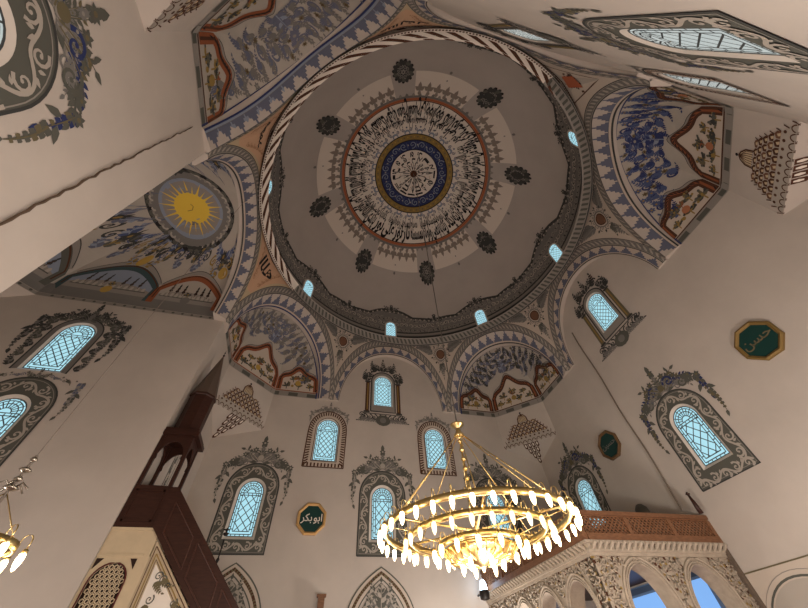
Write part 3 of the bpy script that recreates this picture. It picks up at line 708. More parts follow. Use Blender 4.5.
for i in range(n):
    a=r0+(r1-r0)*i/n; w_=(r1-r0)/n
    for q in range(4):
        t0,t1=.22+.78*q/4,.22+.78*(q+1)/4; P.poly([complex(a+w_*(t0*1.5),t0),complex(a+w_*(t0*1.5+.45),t0),complex(a+w_*(t1*1.5+.45),t1),complex(a+w_*(t1*1.5),t1)],'umber',2)
for i in range(170): P.poly([complex(r0+(r1-r0)*(i+x)/170,y) for x,y in ((0,.03),(.6,.03),(.6,.15),(0,.15))],'umber',2)
n=110
for i in range(n):
    a=r1-2*PI+(r0-r1+2*PI)*i/n; w_=(r0-r1+2*PI)/n
    P.poly([complex(a,.15),complex(a+w_*.5,.2),complex(a+w_*1.0,.8),complex(a+w_*.5,.75)],'olive',2)
arcs(r1-2*PI,r0,.86,.96,'dark',2,100); arcs(r1-2*PI,r0,.02,.1,'dark',2,100)
cpart(P.build('painted_barber_stripes',co))
# frieze at the foot of the dome
P=Paint(lambda th,ph,l: dome_rp(th,ph,l*1.6)); P.curved=True; P.maxd=.03
def ft(th):
    c=math.cos(4*th); p=abs(c)**3 if c>0 else (-c)**6*.55
    return (10.2+5.0*p+ .9*abs(math.sin(16*th)))*D2
N=384
P.strip([complex(2*PI*i/N,.2*D2) for i in range(N+1)],[complex(2*PI*i/N,ft(2*PI*i/N)) for i in range(N+1)],'grey',1)
P.strip([complex(2*PI*i/N,-.0*D2) for i in range(N+1)],[complex(2*PI*i/N,1.1*D2) for i in range(N+1)],'dark',3)
P.rib([complex(2*PI*i/N,2.0*D2) for i in range(N+1)],.02,'mid',3); P.rib([complex(2*PI*i/N,3.0*D2) for i in range(N+1)],.014,'dark',3)
P.rib([complex(2*PI*i/N,ft(2*PI*i/N)) for i in range(N+1)],.022,'dark',3)
for i in range(160):
    th=2*PI*i/160; top=ft(th)
    for row in range(3):
        ph=(4.6+row*3.0)*D2
        if ph<top-.01: P.spiral(complex(th+ (row%2)*.02,ph),.022,rp(0,6),1 if (i+row)%2 else -1,.0075,('mid','light','mid')[row],3,1.1,10); P.leaf(complex(th+.015,ph-.012),rp(.4,1.2),.032,.012,'dark',2)
    P.disc(complex(th,top),.012,'dark',4,7); P.disc(complex(th+.01,top-.012),.008,'light',5,6)
for j in range(16):
    th=PI/8*j; y=ft(th)
    for sg in (1,-1):
        P.acan(complex(th,y-.01),PI/2-sg*.5,.075 if j%2==0 else .05,-sg*.9,'dark',4,'mid',5); P.spiral(complex(th+sg*.045,y+.0),.026,PI/2,-sg,.009,'dark',5)
    P.leaf(complex(th,y),PI/2,.06,.03,'dark',4); P.flower(complex(th,y+.045),.02,'dark','mid',5)
cpart(P.build('painted_dome_frieze',dome))
# ---------------------------------------------------------------- windows
wn=[0]
def clip(a,b_,x0,x1,y0,y1):
    t0,t1=0.,1.;d=b_-a
    for p,q in ((-d.real,a.real-x0),(d.real,x1-a.real),(-d.imag,a.imag-y0),(d.imag,y1-a.imag)):
        if abs(p)<1e-9:
            if q<0: return None
        else:
            r=q/p
            if p<0: t0=max(t0,r)
            else: t1=min(t1,r)
    return (a+d*t0,a+d*t1) if t0<t1 else None
def lattice(P,hw,z0,zt,bw=.014,n=3):
    zs=zt-hw; o1=arch_out(hw-.01,z0+.01,zt-.01); o1.append(o1[0]); P.rib(o1,bw*1.4,'came',1)
    i1=hw-.055; i2=hw-.115
    for q in (i1,i2):
        P.line(complex(-q,z0+hw-q),complex(-q,zs),bw,'came',1); P.line(complex(q,z0+hw-q),complex(q,zs),bw,'came',1); P.line(complex(-q,z0+hw-q),complex(q,z0+hw-q),bw,'came',1)
    for y in (zs-.0,zs-.055): P.line(complex(-i1,y),complex(i1,y),bw,'came',1)
    h=zs-z0; m_=int(h/.15)
    for i in range(1,m_+1):
        y=z0+.06+(h-.08)*i/m_
        for sg in (1,-1):
            P.line(complex(sg*hw,y),complex(sg*i1,y),bw,'came',1); P.line(complex(sg*i1,y-.05),complex(sg*i2,y-.05),bw,'came',1)
    for i in range(-2,3):
        x=i*i1/2.5; P.line(complex(x,z0),complex(x,z0+hw-i1),bw,'came',1); P.line(complex(x+.04,zs),complex(x+.04,zs-.055),bw,'came',1)
    x0,x1,y0,y1=-i2,i2,z0+hw-i2,zs-.055; st=2*i2/n
    for i in range(-12,14):
        for sg in (1,-1):
            xx=i*st; c=clip(complex(xx-3*sg,(y0+y1)/2-3*1.15),complex(xx+3*sg,(y0+y1)/2+3*1.15),x0,x1,y0,y1)
            if c: P.line(*c,bw,'came',1)
    for q in (hw*.33,hw*.62,hw*.82): P.rib([complex(q*math.cos(PI*i/14),zs+q*math.sin(PI*i/14)) for i in range(15)],bw,'came',1)
    for i in range(1,10):
        e=cmath.exp(1j*PI*i/10); P.line(complex(0,zs)+e*hw*.33,complex(0,zs)+e*hw*(.82 if i%2 else .98),bw,'came',1)
PC['came']=(.06,.07,.075)
def window(side,uc,k):
    wn[0]+=1; d=KD[k]; f=FM[side]; hw,z0,zt,pad=d['hw'],d['z0'],d['zt'],d['pad']
    A_=arch_out(hw+pad,z0-pad,zt+pad,uc); B_=arch_out(hw,z0,zt,uc); n=len(A_); pale=side in('back','left'); dp=.2 if pale else .4
    v=[f(c.real,c.imag,.004) for c in A_]+[f(c.real,c.imag,-.07*dp) for c in B_]+[f(c.real,c.imag,-.12*dp) for c in B_]
    F=[(i,(i+1)%n,n+(i+1)%n,n+i) for i in range(n)]+[(n+i,n+(i+1)%n,2*n+(i+1)%n,2*n+i) for i in range(n)]
    o=new_mesh('window_%d'%wn[0],v,F,TRIMW,kind='structure')
    # splay fills down to glass
    new_mesh('glass_pane',[f(c.real,c.imag,-.115*dp) for c in B_],[tuple(range(n))],GLASSW if pale else GLASS,parent=o)
    P=Paint(lambda x,y,l: f(uc+x,y,-.112*dp+l)); lattice(P,hw,z0,zt,.018 if k!='top' else .016,2 if k[:3]=='low' else 3); P.build('lead_lattice',o)
    dz=d['z0']-LOW['z0'] if k=='lowl' else 0
    P=Paint(lambda x,y,l: f(uc+x,y+dz,l))
    if k=='lowl': k='low'; z0-=dz; zt-=dz
    if k=='lowr': k='low'
    if k=='low':
        ft=d.get('ft',4.45); O=arch_out(.64 if 'ft' in d else .66,2.36 if ft>4.4 else 2.42,ft,0,20); I=arch_out(hw+pad,z0-pad,zt+pad,0,20)
        sx=[(.66,2.36),(.66,3.79)]
        P.strip(O+[O[0]],I+[I[0]],'olive',0)
        P.rib(O+[O[0]],.028,'dark',2); P.rib([c+ (complex(0,3.2)-c)/abs(c-complex(0,3.2))*.05 for c in O]+[O[0]+.05+.05j],.012,'mid',2)
        # scrolls along the frame centre line
        mid=[(a+b_)/2 for a,b_ in zip(O,I)]; path=mid
        Ls=[0]
        for i in range(len(path)-1): Ls.append(Ls[-1]+abs(path[i+1]-path[i]))
        def wp(c):
            s_=min(max(c.real,0),Ls[-1]-1e-6); i=0
            while i<len(Ls)-2 and s_>Ls[i+1]: i+=1
            t=(path[i+1]-path[i])/abs(path[i+1]-path[i]); return path[i]+t*(s_-Ls[i])+t*1j*c.imag
        P.warp=wp; rinceau(P,Ls[-1],.135,13,'light',3,w=.036); P.warp=lambda c:c+complex(-.6,2.51)
        rinceau(P,1.2,.12,5,'light',3,w=.034); P.warp=None
        colr=side in('right','left','back')
        if side=='apse': crest(P,0,4.46,.95,.22,'olive','mid',1,'slate',True,.8)
        else: crest(P,0,ft+.07,.95,.72,'olive','light' if not colr else 'moss',1,'navy' if colr else ('grey' if side=='front' else 'slate'),True,.95)
        if side!='apse': crest(P,0,ft+.05,.70,.5,'grey','mid',1,None,False)
    elif k=='mid' and side!='apse':
        O=arch_out(.59,4.45,6.26,0,20,.25); I=arch_out(hw+pad,z0-pad,zt+pad,0,20)
        P.strip(O+[O[0]],I+[I[0]],'cream',0); P.rib(O+[O[0]],.035,'umber' if side=='front' else 'dark',3); P.rib(I+[I[0]],.022,'umber',3)
        for A2,B2 in zip(range(len(O)),range(len(O))): pass
        def along(Q):
            Ls=[0]
            for i in range(len(Q)-1): Ls.append(Ls[-1]+abs(Q[i+1]-Q[i]))
            return Ls
        Lo=along(O)
        def at(Q,Lq,s_):
            i=0
            while i<len(Lq)-2 and s_>Lq[i+1]: i+=1
            return Q[i]+(Q[i+1]-Q[i])*(s_-Lq[i])/(Lq[i+1]-Lq[i]+1e-9)
        nt=50; Li=along(I)
        for i in range(nt):
            a=at(O,Lo,Lo[-1]*(i+.5)/nt); b_=at(I,Li,Li[-1]*(i+.5)/nt); P.line(a+(b_-a)*.1,a+(b_-a)*.5,.040,'umber',2)
            P.disc(a+(b_-a)*.52,.024,'umber',2,6)
        for i in range(12): P.line(complex(-.55+.1*i,4.47),complex(-.55+.1*i,4.57),.045,'umber',2)
        crest(P,0,6.28,.66,.34,'grey','mid',1,None,True,.42); 
    elif k=='mid':
        O=arch_out(.48,4.6,6.15,0,20); I=arch_out(hw+pad,z0-pad,zt+pad,0,20); P.strip(O,I,'grey',0); P.rib(O,.03,'dark',2)
        crest(P,0,6.18,.95,.5,'dark','grey',1,None,True,1.1); crest(P,0,6.1,.75,.4,'olive','grey',1,None,True,.9)
        for sg in (1,-1):
            for i in range(6): P.acan(complex(sg*.55,4.7+.24*i),PI/2-sg*.8,.3,sg*.9,'olive' if i%2 else 'dark',2,'grey')
    else:
        O=arch_out(.44,6.45,8.16,0,20); I=arch_out(hw+pad,z0-pad,zt+pad,0,20); P.strip(O+[O[0]],I+[I[0]],'mid',0); P.rib(O+[O[0]],.045,'dark',2)
        for sg in (1,-1):
            P.strip([complex(sg*.5,6.45),complex(sg*.5,7.65)],[complex(sg*.64,6.45),complex(sg*.64,7.65)],'moss' if side!='front' else 'umber',1); P.line(complex(sg*.56,6.5),complex(sg*.56,7.6),.035,'oldgold',2)
            P.line(complex(sg*.47,7.68),complex(sg*.68,7.68),.07,'dark',3); P.line(complex(sg*.47,6.42),complex(sg*.68,6.42),.07,'dark',3)
            P.acan(complex(sg*.6,7.72),PI/2+sg*.1,.5,sg*.9,'dark',2,'mid'); P.acan(complex(sg*.66,7.75),PI/2-sg*.3,.4,sg*.6,'dark',2); P.spiral(complex(sg*.52,8.02),.15,0,sg,.05,'dark',3); P.spiral(complex(sg*.4,8.25),.13,0,sg,.045,'dark',3)
            P.acan(complex(sg*.1,8.22),PI/2-sg*.4,.42,sg*-.8,'dark',2,'mid'); P.acan(complex(sg*.25,8.2),PI/2-sg*.9,.45,sg*1.0,'dark',2)
            for i in range(4): P.spiral(complex(sg*(.12+.17*i),6.22),.11,PI/2,sg,.04,'dark',2); P.acan(complex(sg*(.1+.17*i),6.2),-PI/2+sg*.6,.25,sg*.9,'grey',2)
            P.acan(complex(sg*.66,6.3),-PI/2+sg*.4,.3,sg*.8,'dark',2,'mid'); P.spiral(complex(sg*.74,6.3),.1,0,-sg,.04,'dark',3)
        P.acan(complex(0,8.2),PI/2,.5,0,'dark',2,'mid'); P.disc(complex(0,6.12),.2,'olive',4,12,1.3); P.disc(complex(0,6.13),.11,'grey',5,10)
        P.line(complex(-.7,6.36),complex(.7,6.36),.03,'dark',3)
    P.build('painted_surround',o)
for s_ in WIN: window(*s_)
for j in (0,1,2,3,4,7):       # little windows at the foot of the dome (the rear ones are out of sight)
    wn[0]+=1; th=PI/4*j
    f=lambda x,z,l: dome_rp(th-x/RD,(z)/HD,l)
    O=arch_out(.26,-.02,.86,0,12); I=arch_out(.215,.02,.80,0,12); n=len(O)
    v=[f(c.real,c.imag,.035) for c in O]+[f(c.real,c.imag,.045) for c in I]+[f(c.real,c.imag,0.0) for c in O]
    o=new_mesh('window_%d'%wn[0],v,[(i,(i+1)%n,n+(i+1)%n,n+i) for i in range(n)]+[(i,(i+1)%n,2*n+(i+1)%n,2*n+i) for i in range(n)],TRIMW,kind='structure')
    new_mesh('glass_pane',[f(c.real,c.imag,.03) for c in I],[tuple(range(n))],GLASS,parent=o)
    P=Paint(lambda x,y,l: f(x,y,.034+l)); 
    for i in range(-6,8):
        for sg in (1,-1):
            c=clip(complex(i*.11-1*sg,.3-1.2),complex(i*.11+1*sg,.3+1.2),-.2,.2,.03,.66)
            if c: P.line(*c,.011,'came',1,3)
    I2=I+[I[0]]; P.rib(I2,.018,'came',1); P.line(complex(-.2,.6),complex(.2,.6),.012,'came',1)
    for i in range(1,6): e=cmath.exp(1j*PI*i/6); P.line(complex(0,.6),complex(0,.6)+e*.2,.011,'came',1)
    P.build('lead_lattice',o)
# painted blind niches on the front wall
P=Paint(FM['front'])
for uc,zt,s_ in ((-1.28,2.2,1.0),(2.1,2.14,1.05),(5.6,2.14,1.05)):
    P.warp=lambda c,uc=uc,s_=s_: complex(uc+c.real*s_,c.imag)
    def ogee(hw,zt,n=16):
        L_=[]; zs=zt-1.15
        L_.append(complex(-hw,zs-.8)); L_.append(complex(-hw,zs))
        for i in range(1,n+1):
            t=i/n; L_.append(complex(-hw*math.cos(PI/2*t)**.9 if t<1 else 0,zs+(zt-zs)*(.80*math.sin(PI/2*t)+.20*t**4)))
        return L_+[complex(-c.real,c.imag) for c in L_[::-1][1:]]
    O=ogee(.80,zt); I=ogee(.66,zt-.22); J=ogee(.60,zt-.3)
    P.strip(O,I,'cream',1); P.rib(O,.03,'olive',2); P.rib(I,.025,'olive',2); P.strip(J,[complex(0,c.imag) for c in J],'light',1); P.rib(J,.015,'olive',2)
    for i in range(0,len(O)-1):
        for q in range(3):
            a=O[i]+(O[i+1]-O[i])*q/3; b_=I[i]+(I[i+1]-I[i])*q/3; P.disc((a+b_)/2,.035,'umber' if (i+q)%2 else 'moss',3,6)
    for sg in (1,-1):
        for i in range(5):
            P.spiral(complex(sg*(.14+.05*i),zt-.62-.2*i),.12,PI/2,sg*(-1)**i,.035,'grey',4); P.acan(complex(sg*(.08+.08*i),zt-.55-.22*i),PI/2-sg*.9,.32,sg*1.1,'olive',3,'light'); P.acan(complex(sg*(.3+.03*i),zt-.8-.2*i),-sg*.5+(0 if sg>0 else PI),.25,sg,'grey',3)
    P.acan(complex(0,zt-.75),PI/2,.45,0,'olive',4,'light')
P.warp=None
P.build('painted_blind_niches',W['front'])
# marble panel low on the right wall
P=Paint(FM['right']); uc=-4.95
P.strip([complex(-5.72,1.14),complex(-5.72,-1)],[complex(-3.4,1.16),complex(-3.4,-1)],'cream',0); P.line(complex(-5.72,1.15),complex(-3.4,1.16),.02,'moss',2,4)
P.annulus(complex(uc,.1),.86,.89,'olive',2,24,0,PI); P.annulus(complex(uc,.1),.95,.96,'mid',2,24,0,PI); P.annulus(complex(uc,.1),.02,.84,'light',1,24,0,PI)
P.annulus(complex(uc,.05),.40,.5,'orange',4,24,0,PI); P.annulus(complex(uc,.05),.5,.52,'umber',4,24,0,PI)
P.build('painted_marble_panel',W['right'])
# painted band down the far left corner beside the pulpit
P=Paint(FM['left']); 
for i in range(9): P.acan(complex(8.15,2.2+.22*i),PI/2-.4*(-1)**i,.2,.7*(-1)**i,'olive',1,'mid')
P.line(complex(8.05,1.9),complex(8.05,4.4),.03,'olive',1,4); P.line(complex(8.3,1.9),complex(8.3,4.4),.02,'olive',1,4)
P.build('painted_corner_band',W['leftfar'])
# ---------------------------------------------------------------- medallions
def plaque(side,u,v,r,label,txt,rim,field,ink):
    f=FM[side]; base=f(u,v,0); e=empty('calligraphy_medallion',base,label=label,category='medallion',group=None) if False else empty('calligraphy_medallion',base,label=label,category='medallion')
    inv=Vector(base)
    oc=[r*cmath.exp(1j*(PI/8+PI/4*i)) for i in range(8)]
    def g(c,l): return Vector(f(u+c.real,v+c.imag,l))-inv
    b=MB()
    b.prism([(c.real,c.imag) for c in oc],lambda p:g(complex(*p),.005),lambda p:g(complex(*p),.035))
    b.build('backboard',mat(field,PC['green'],.4),e)
    b=MB(); rg=[]
    for c in oc: rg.append([g(c*1.06,.005),g(c*1.06,.06),g(c*.97,.075),g(c*.86,.05),g(c*.86,.02)])
    b.ring(rg,closed=True); b.build('frame',rim,e)
    P=Paint(lambda x,y,l: g(complex(x,y),.036+l))
    V,F,bb=text_mesh(txt,bold=.01); sc=1.45*r/max(bb[1]-bb[0],(bb[3]-bb[2])*1.1)
    P.text(txt,lambda q,bb:sc*complex(q.real-(bb[0]+bb[1])/2,q.imag-(bb[2]+bb[3])/2),ink,1,.01)
    P.build('gilt_lettering',e); return e
GR=mat('gilt_frame',(.62,.38,.15),.45,.3); GR2=mat('ochre_frame',(.23,.145,.045),.5,.2)
plaque('front',.25,3.13,.37,'green octagonal medallion with a pale gold frame on the wall left of the chandelier','ابو بكر',GR,'dark_green_field','white')
plaque('right',-2.63,4.0,.37,'green octagonal medallion with wide ochre frame, the nearer one on the right wall','حسن',GR2,'dark_green_field','moss')
plaque('right',-6.95,4.17,.36,'dark octagonal medallion with thin brown frame, the farther one on the right wall','حسين',mat('brown_frame',(.16,.09,.04),.5),'dark_green_field','grey')
# ---------------------------------------------------------------- chandelier
def bulb_mesh(s=.72):
    b=MB(); b.lathe([(.006,-.245),(.02,-.225),(.034,-.18),(.04,-.13),(.034,-.085),(.02,-.06),(.012,-.055)],k=8); 
    b.v=[(x*s,y*s,z*s) for x,y,z in b.v]; return b
def holder_mesh():
    b=MB(); P_=[]
    for i in range(9): a=PI*i/8; P_.append((.035*(1-math.cos(a)),0,.03+.05*math.sin(a)))
    P_=[(0,0,-.02)]+P_+[(.07,0,-.02)]; b.tube(P_,.0055,5); b.lathe([(.012,-.02),(.022,-.03),(.02,-.06),(.012,-.065)],(.07,0,0),8); return b
def chandelier():
    cx,cy=2.16,4.45
    T_=empty('chandelier',(cx,cy,1.36),label='large three tiered brass ring chandelier with glowing glass lamps hanging from the dome',category='chandelier')
    o=lambda z:z-1.36
    hm=None;bm=None
    specs=[(1.36,1.15,36,.075),(1.277,.84,26,.07),(1.17,.49,14,.07)]
    for z,r,n,h in specs:
        b=MB(); k=64; rg=[]
        for i in range(k):
            a=2*PI*i/k; c,s_=math.cos(a),math.sin(a)
            rg.append([(q*c,q*s_,o(z)+zz) for q,zz in ((r-.012,-h/2),(r+.012,-h/2),(r+.018,0),(r+.012,h/2),(r-.012,h/2))])
        b.ring(rg,closed=True)
        for i in range(k):
            a=2*PI*i/k; b.lathe([(.004,h/2),(.011,h/2+.012),(.002,h/2+.03)],((r)*math.cos(a),(r)*math.sin(a),o(z)),5)
        ring=b.build('ring',BRASS,T_,True)
        for i in range(n):
            a=2*PI*(i+.5)/n; R_=Matrix.Rotation(a,4,'Z')
            if hm is None: ho=holder_mesh().build('lamp_holder',BRASS,ring,True); hm=ho.data
            else: ho=link(bpy.data.objects.new('lamp_holder',hm),ring)
            ho.matrix_local=Matrix.Translation((r*math.cos(a),r*math.sin(a),o(z)+.02))@R_
            if bm is None: bo=bulb_mesh().build('glass_lamp',BULB,ring,True); bm=bo.data; bm2=bm.copy(); bm2.materials[0]=BULB2
            else: bo=link(bpy.data.objects.new('glass_lamp',bm2 if abs(r-.84)<.01 else bm),ring)
            rr=r+.07; bo.matrix_local=Matrix.Translation((rr*math.cos(a),rr*math.sin(a),o(z)+.02))@R_
    for i in range(6):
        a=2*PI*(i+.2)/6; b=MB(); c,s_=math.cos(a),math.sin(a)
        b.tube([(.08*c,.08*s_,o(1.33)),(1.14*c,1.14*s_,o(1.36))],.014,6); b.build('spoke',BRASS,T_,True)
    for i in range(8):
        a=2*PI*(i+.5)/8; c,s_=math.cos(a),math.sin(a); b=MB()
        p0=Vector((.03*c,.03*s_,o(2.62))); p1=Vector((1.15*c,1.15*s_,o(1.40))); b.tube([p0,p1],.0075,5)
        for t in (.3,.5,.7): q=p0.lerp(p1,t); b.lathe([(.003,-.02),(.018,0),(.003,.02)],q,6)
        b.build('suspension_rod',BRASS,T_,True)
    for i in range(8):
        a=2*PI*i/8; c,s_=math.cos(a),math.sin(a); b=MB()
        b.tube([(1.14*c,1.14*s_,o(1.34)),(.84*c,.84*s_,o(1.30))],.006,5); b.tube([(.83*c,.83*s_,o(1.26)),(.49*c,.49*s_,o(1.19))],.006,5); b.build('tier_link',BRASS,T_,True)
    b=MB(); b.lathe([(.008,.0),(.07,.05),(.115,.14),(.10,.155),(.03,.10),(.03,.0+.02),(.05,-.02),(.035,-.04),(.09,-.13),(.085,-.15),(.02,-.16)][::-1] if False else [(.02,-.12),(.06,-.11),(.08,-.08),(.035,-.02),(.045,.0),(.03,.02),(.03,.04),(.10,.08),(.11,.10),(.02,.10)],(0,0,o(2.68)),16); b.build('crown_hub',BRASS,T_,True)
    b=MB()
    z=2.5
    while z>1.3:
        b.lathe([(.005,-.045),(.035,-.012),(.04,0),(.035,.012),(.005,.045)],(0,0,o(z)),8); z-=.135
    b.tube([(0,0,o(2.55)),(0,0,o(1.0))],.012,6); b.build('central_stem',BRASS,T_,True)
    b=MB(); b.lathe([(.02,-.16),(.05,-.15),(.16,-.10),(.2,-.05),(.3,-.02),(.42,.0),(.42,.03),(.3,.05),(.1,.06),(.02,.06)],(0,0,o(1.12)),24)
    for i in range(24):
        a=2*PI*i/24; b.tube([(.44*math.cos(a),.44*math.sin(a),o(1.13)),(.36*math.cos(a),.36*math.sin(a),o(1.02)),(.2*math.cos(a),.2*math.sin(a),o(1.0))],.012,5)
    b.build('basket',BRASS,T_,True)
    for i in range(6):
        a=2*PI*(i+.5)/6; bo=link(bpy.data.objects.new('glass_lamp',bm),T_); bo.matrix_local=Matrix.Translation((.24*math.cos(a),.24*math.sin(a),o(1.07)))
    b=MB(); p0=Vector((0,0,o(2.78))); p1=Vector((CD.x-cx,CD.y-cy,o(15.42))); N=90
    b.tube([p0,p1],.004,5)
    for i in range(N*2):
        q=p0.lerp(p1,(i+.5)/(N*2)); b.lathe([(.004,-.05),(.011,-.03),(.011,.03),(.004,.05)],q,5)
    b.build('chain',mat('dull_chain',(.16,.14,.12),.6,.3),T_,True)
    return T_
chandelier()
# small hanging lamp ring at the left edge
lx,ly,lz=-2.62,4.0,1.0
T_=empty('hanging_lamp',(lx,ly,lz),label='small ring of lamps on a thin cord in front of the apse wall',category='lamp')
b=MB(); b.tube([(0,0,.72),(0,0,7.9)],.0035,5); b.tube([(0,0,0),(0,0,.72)],.012,6)
b.build('cord',mat('grey_cord',(.2,.17,.14),.7),T_)
b=MB()
for z,r in ((.42,.06),(.50,.035),(.58,.05),(.68,.03)): b.lathe([(.008,-.03),(r*.8,-.012),(r,0),(r*.8,.012),(.008,.03)],(0,0,z),10)
for i in range(5):
    a=2*PI*i/5; b.tube([(0,0,.40),(.06*math.cos(a),.06*math.sin(a),.47),(.13*math.cos(a),.13*math.sin(a),.42)],.008,5)
b.build('finial',mat('nickel',(.4,.36,.3),.3,.9),T_,True)
b=MB(); k=28
b.ring([[(q*math.cos(2*PI*i/k),q*math.sin(2*PI*i/k),zz) for q,zz in ((.30,-.03),(.33,-.03),(.33,.03),(.30,.03))] for i in range(k)],closed=True)
for i in range(3): a=2*PI*i/3; b.tube([(0,0,.38),(.31*math.cos(a),.31*math.sin(a),.02)],.005,5)
lr=b.build('ring',BRASS,T_,True)
for i in range(8):
    a=2*PI*(i+.5)/8
    ho=link(bpy.data.objects.new('lamp_holder',bpy.data.meshes['lamp_holder']),lr); ho.matrix_local=Matrix.Translation((.32*math.cos(a),.32*math.sin(a),.02))@Matrix.Rotation(a,4,'Z')
    bo=link(bpy.data.objects.new('glass_lamp',bpy.data.meshes['glass_lamp']),lr); bo.matrix_local=Matrix.Translation((.39*math.cos(a),.39*math.sin(a),.02))
# ---------------------------------------------------------------- pulpit (minbar)
X0,X1,Y0,Y1=-2.85,-2.29,6.92,7.50
T_=empty('pulpit',(-2.0,7.2,ZF),label='tall dark wooden pulpit with a pointed canopy and stair against the left pier',category='pulpit')
TI=Matrix.Translation((2.0,-7.2,-ZF))
def tp(o): o.matrix_parent_inverse=TI; return o
b=MB(); b.box((X0,Y0,1.97),(X1,Y1,2.60)); 
for a,c in (((X0+.06,Y0-.012,2.05),(X1-.06,Y0,2.08)),((X0+.06,Y0-.012,2.5),(X1-.06,Y0,2.53)),((X0+.06,Y0-.012,2.05),(X0+.09,Y0,2.53)),((X1-.09,Y0-.012,2.05),(X1-.06,Y0,2.53))): b.box(a,c)
kb=tp(b.build('kiosk_panel',WOODD,T_))
for x,y in ((X0,Y0),(X1-.06,Y0),(X0,Y1-.06),(X1-.06,Y1-.06)):
    b=MB(); b.box((x,y,2.6),(x+.06,y+.06,3.5)); tp(b.build('post',WOODD,T_))
b=MB()   # arched valance boards on the four sides, cornice
def valance(f):
    hw=(X1-X0)/2-.06; pts=[(-hw,3.52),(-hw,3.05)]+[(-hw+.02,3.08)]+[(-hw*math.cos(PI/2*i/8)*.98,3.12+.28*math.sin(PI/2*i/8)**1.2) for i in range(1,9)]
    pts=pts+[(-p[0],p[1]) for p in pts[::-1][1:]]
    b.prism(pts,lambda p:f(p,0),lambda p:f(p,.03))
mx=(X0+X1)/2; my=(Y0+Y1)/2
valance(lambda p,d:(mx+p[0],Y0+.01+d,p[1])); valance(lambda p,d:(mx+p[0],Y1-.01-d,p[1])); valance(lambda p,d:(X1-.01-d,my+p[0],p[1])); valance(lambda p,d:(X0+.01+d,my+p[0],p[1]))
tp(b.build('arched_valance',WOODD,T_))
b=MB(); b.box((X0,Y0-.04,3.52),(X1+.07,Y1+.07,3.60)); b.box((X0,Y0-.02,3.60),(X1+.04,Y1+.04,3.66)); tp(b.build('cornice',WOODD,T_))
def octo(r,z): return [(mx+.0+r*math.cos(PI/8+PI/4*i),my+r*math.sin(PI/8+PI/4*i),z) for i in range(8)]
b=MB(); b.ring([octo(.255,3.66),octo(.255,4.50),octo(.275,4.52),octo(.275,4.56)]); tp(b.build('drum',WOODD,T_))
b=MB(); b.ring([octo(.27,4.56),octo(.135,5.2),octo(.012,5.78)]); tp(b.build('spire',mat('grey_brown_lead',(.13,.095,.075),.5,.2),T_))
b=MB(); b.lathe([(.006,0),(.02,.03),(.028,.05),(.006,.08),(.006,.11),(.018,.13),(.004,.16),(.003,.22)],(mx,my,5.76),8); tp(b.build('finial',IRON,T_,True))
b=MB(); b.box((X0,Y0+.01,1.60),(X1+.13,Y1-.01,1.97)); b.box((X0,Y0-.005,1.93),(X1+.02,Y1,1.97)); b.box((X0,Y0-.002,1.60),(X1+.05,Y1,1.63)); tp(b.build('upper_frieze_board',CREAMW,T_))
# side panels: lattice bay and stair triangle
b=MB(); hw=.235; xc=-2.565
outer=[(X0,ZF),(X1+.15,ZF),(X1+.15,1.60),(X0,1.60)]
hole=[(xc-hw,-.2),(xc-hw,1.28)]+[(xc-hw*math.cos(PI*i/12),1.28+.24*math.sin(PI*i/12)) for i in range(1,12)]+[(xc+hw,1.28),(xc+hw,-.2)]
for yy,y2 in ((Y0+.01,Y0+.05),(Y1-.05,Y1-.01)):
    for th_ in (0,):
        loops=[[Vector((p[0],p[1],0)) for p in outer],[Vector((p[0],p[1],0)) for p in hole]]; VV=[v for L_ in loops for v in L_]; tr=tessellate_polygon(loops)
        n=len(b.v); b.v+=[(v.x,yy,v.y) for v in VV]+[(v.x,y2,v.y) for v in VV]; k=len(VV)
        b.add([tuple(t) for t in tr],n); b.add([tuple(k+i for i in t[::-1]) for t in tr],n)
        h0=4; hn=len(hole); b.add([(h0+i,h0+(i+1)%hn,k+h0+(i+1)%hn,k+h0+i) for i in range(hn)],n)
sidep=tp(b.build('side_panel',CREAMW,T_))
def lat(y):
    b=MB(); s_=.062
    n=0
    for i in range(-12,12):
        for j in range(0,34):
            x=xc+(i+.5*(j%2))*s_; z=-.2+j*s_*.87
            zz=z-1.28
            inside=abs(x-xc)<hw-.02 and (zz<0 or ((x-xc)/hw)**2+(zz/.24)**2<.86)
            if inside:
                r=.0325; k=6; ro=[(x+r*math.cos(PI/3*q+PI/6),z+r*math.sin(PI/3*q+PI/6)) for q in range(k)]; ri=[(x+.020*math.cos(PI/3*q+PI/6),z+.020*math.sin(PI/3*q+PI/6)) for q in range(k)]
                n=len(b.v); b.v+=[(p[0],y,p[1]) for p in ro]+[(p[0],y,p[1]) for p in ri]+[(p[0],y+.015,p[1]) for p in ri]
                b.add([(q,(q+1)%k,k+(q+1)%k,k+q) for q in range(k)]+[(k+q,k+(q+1)%k,2*k+(q+1)%k,2*k+q) for q in range(k)],n)
    return b
tp(lat(Y0+.03).build('pierced_screen',CREAMW,T_)); 
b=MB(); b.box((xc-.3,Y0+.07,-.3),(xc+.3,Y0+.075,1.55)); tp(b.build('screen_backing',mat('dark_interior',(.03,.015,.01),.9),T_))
b=MB(); b.tube([(xc-hw,Y0+.005,-.2),(xc-hw,Y0+.005,1.28)]+[(xc-hw*math.cos(PI*i/12),Y0+.005,1.28+.24*math.sin(PI*i/12)) for i in range(1,12)]+[(xc+hw,Y0+.005,1.28),(xc+hw,Y0+.005,-.2)],.011,6); tp(b.build('red_arch_moulding',mat('oxblood',(.09,.014,.01),.5),T_))
b=MB()
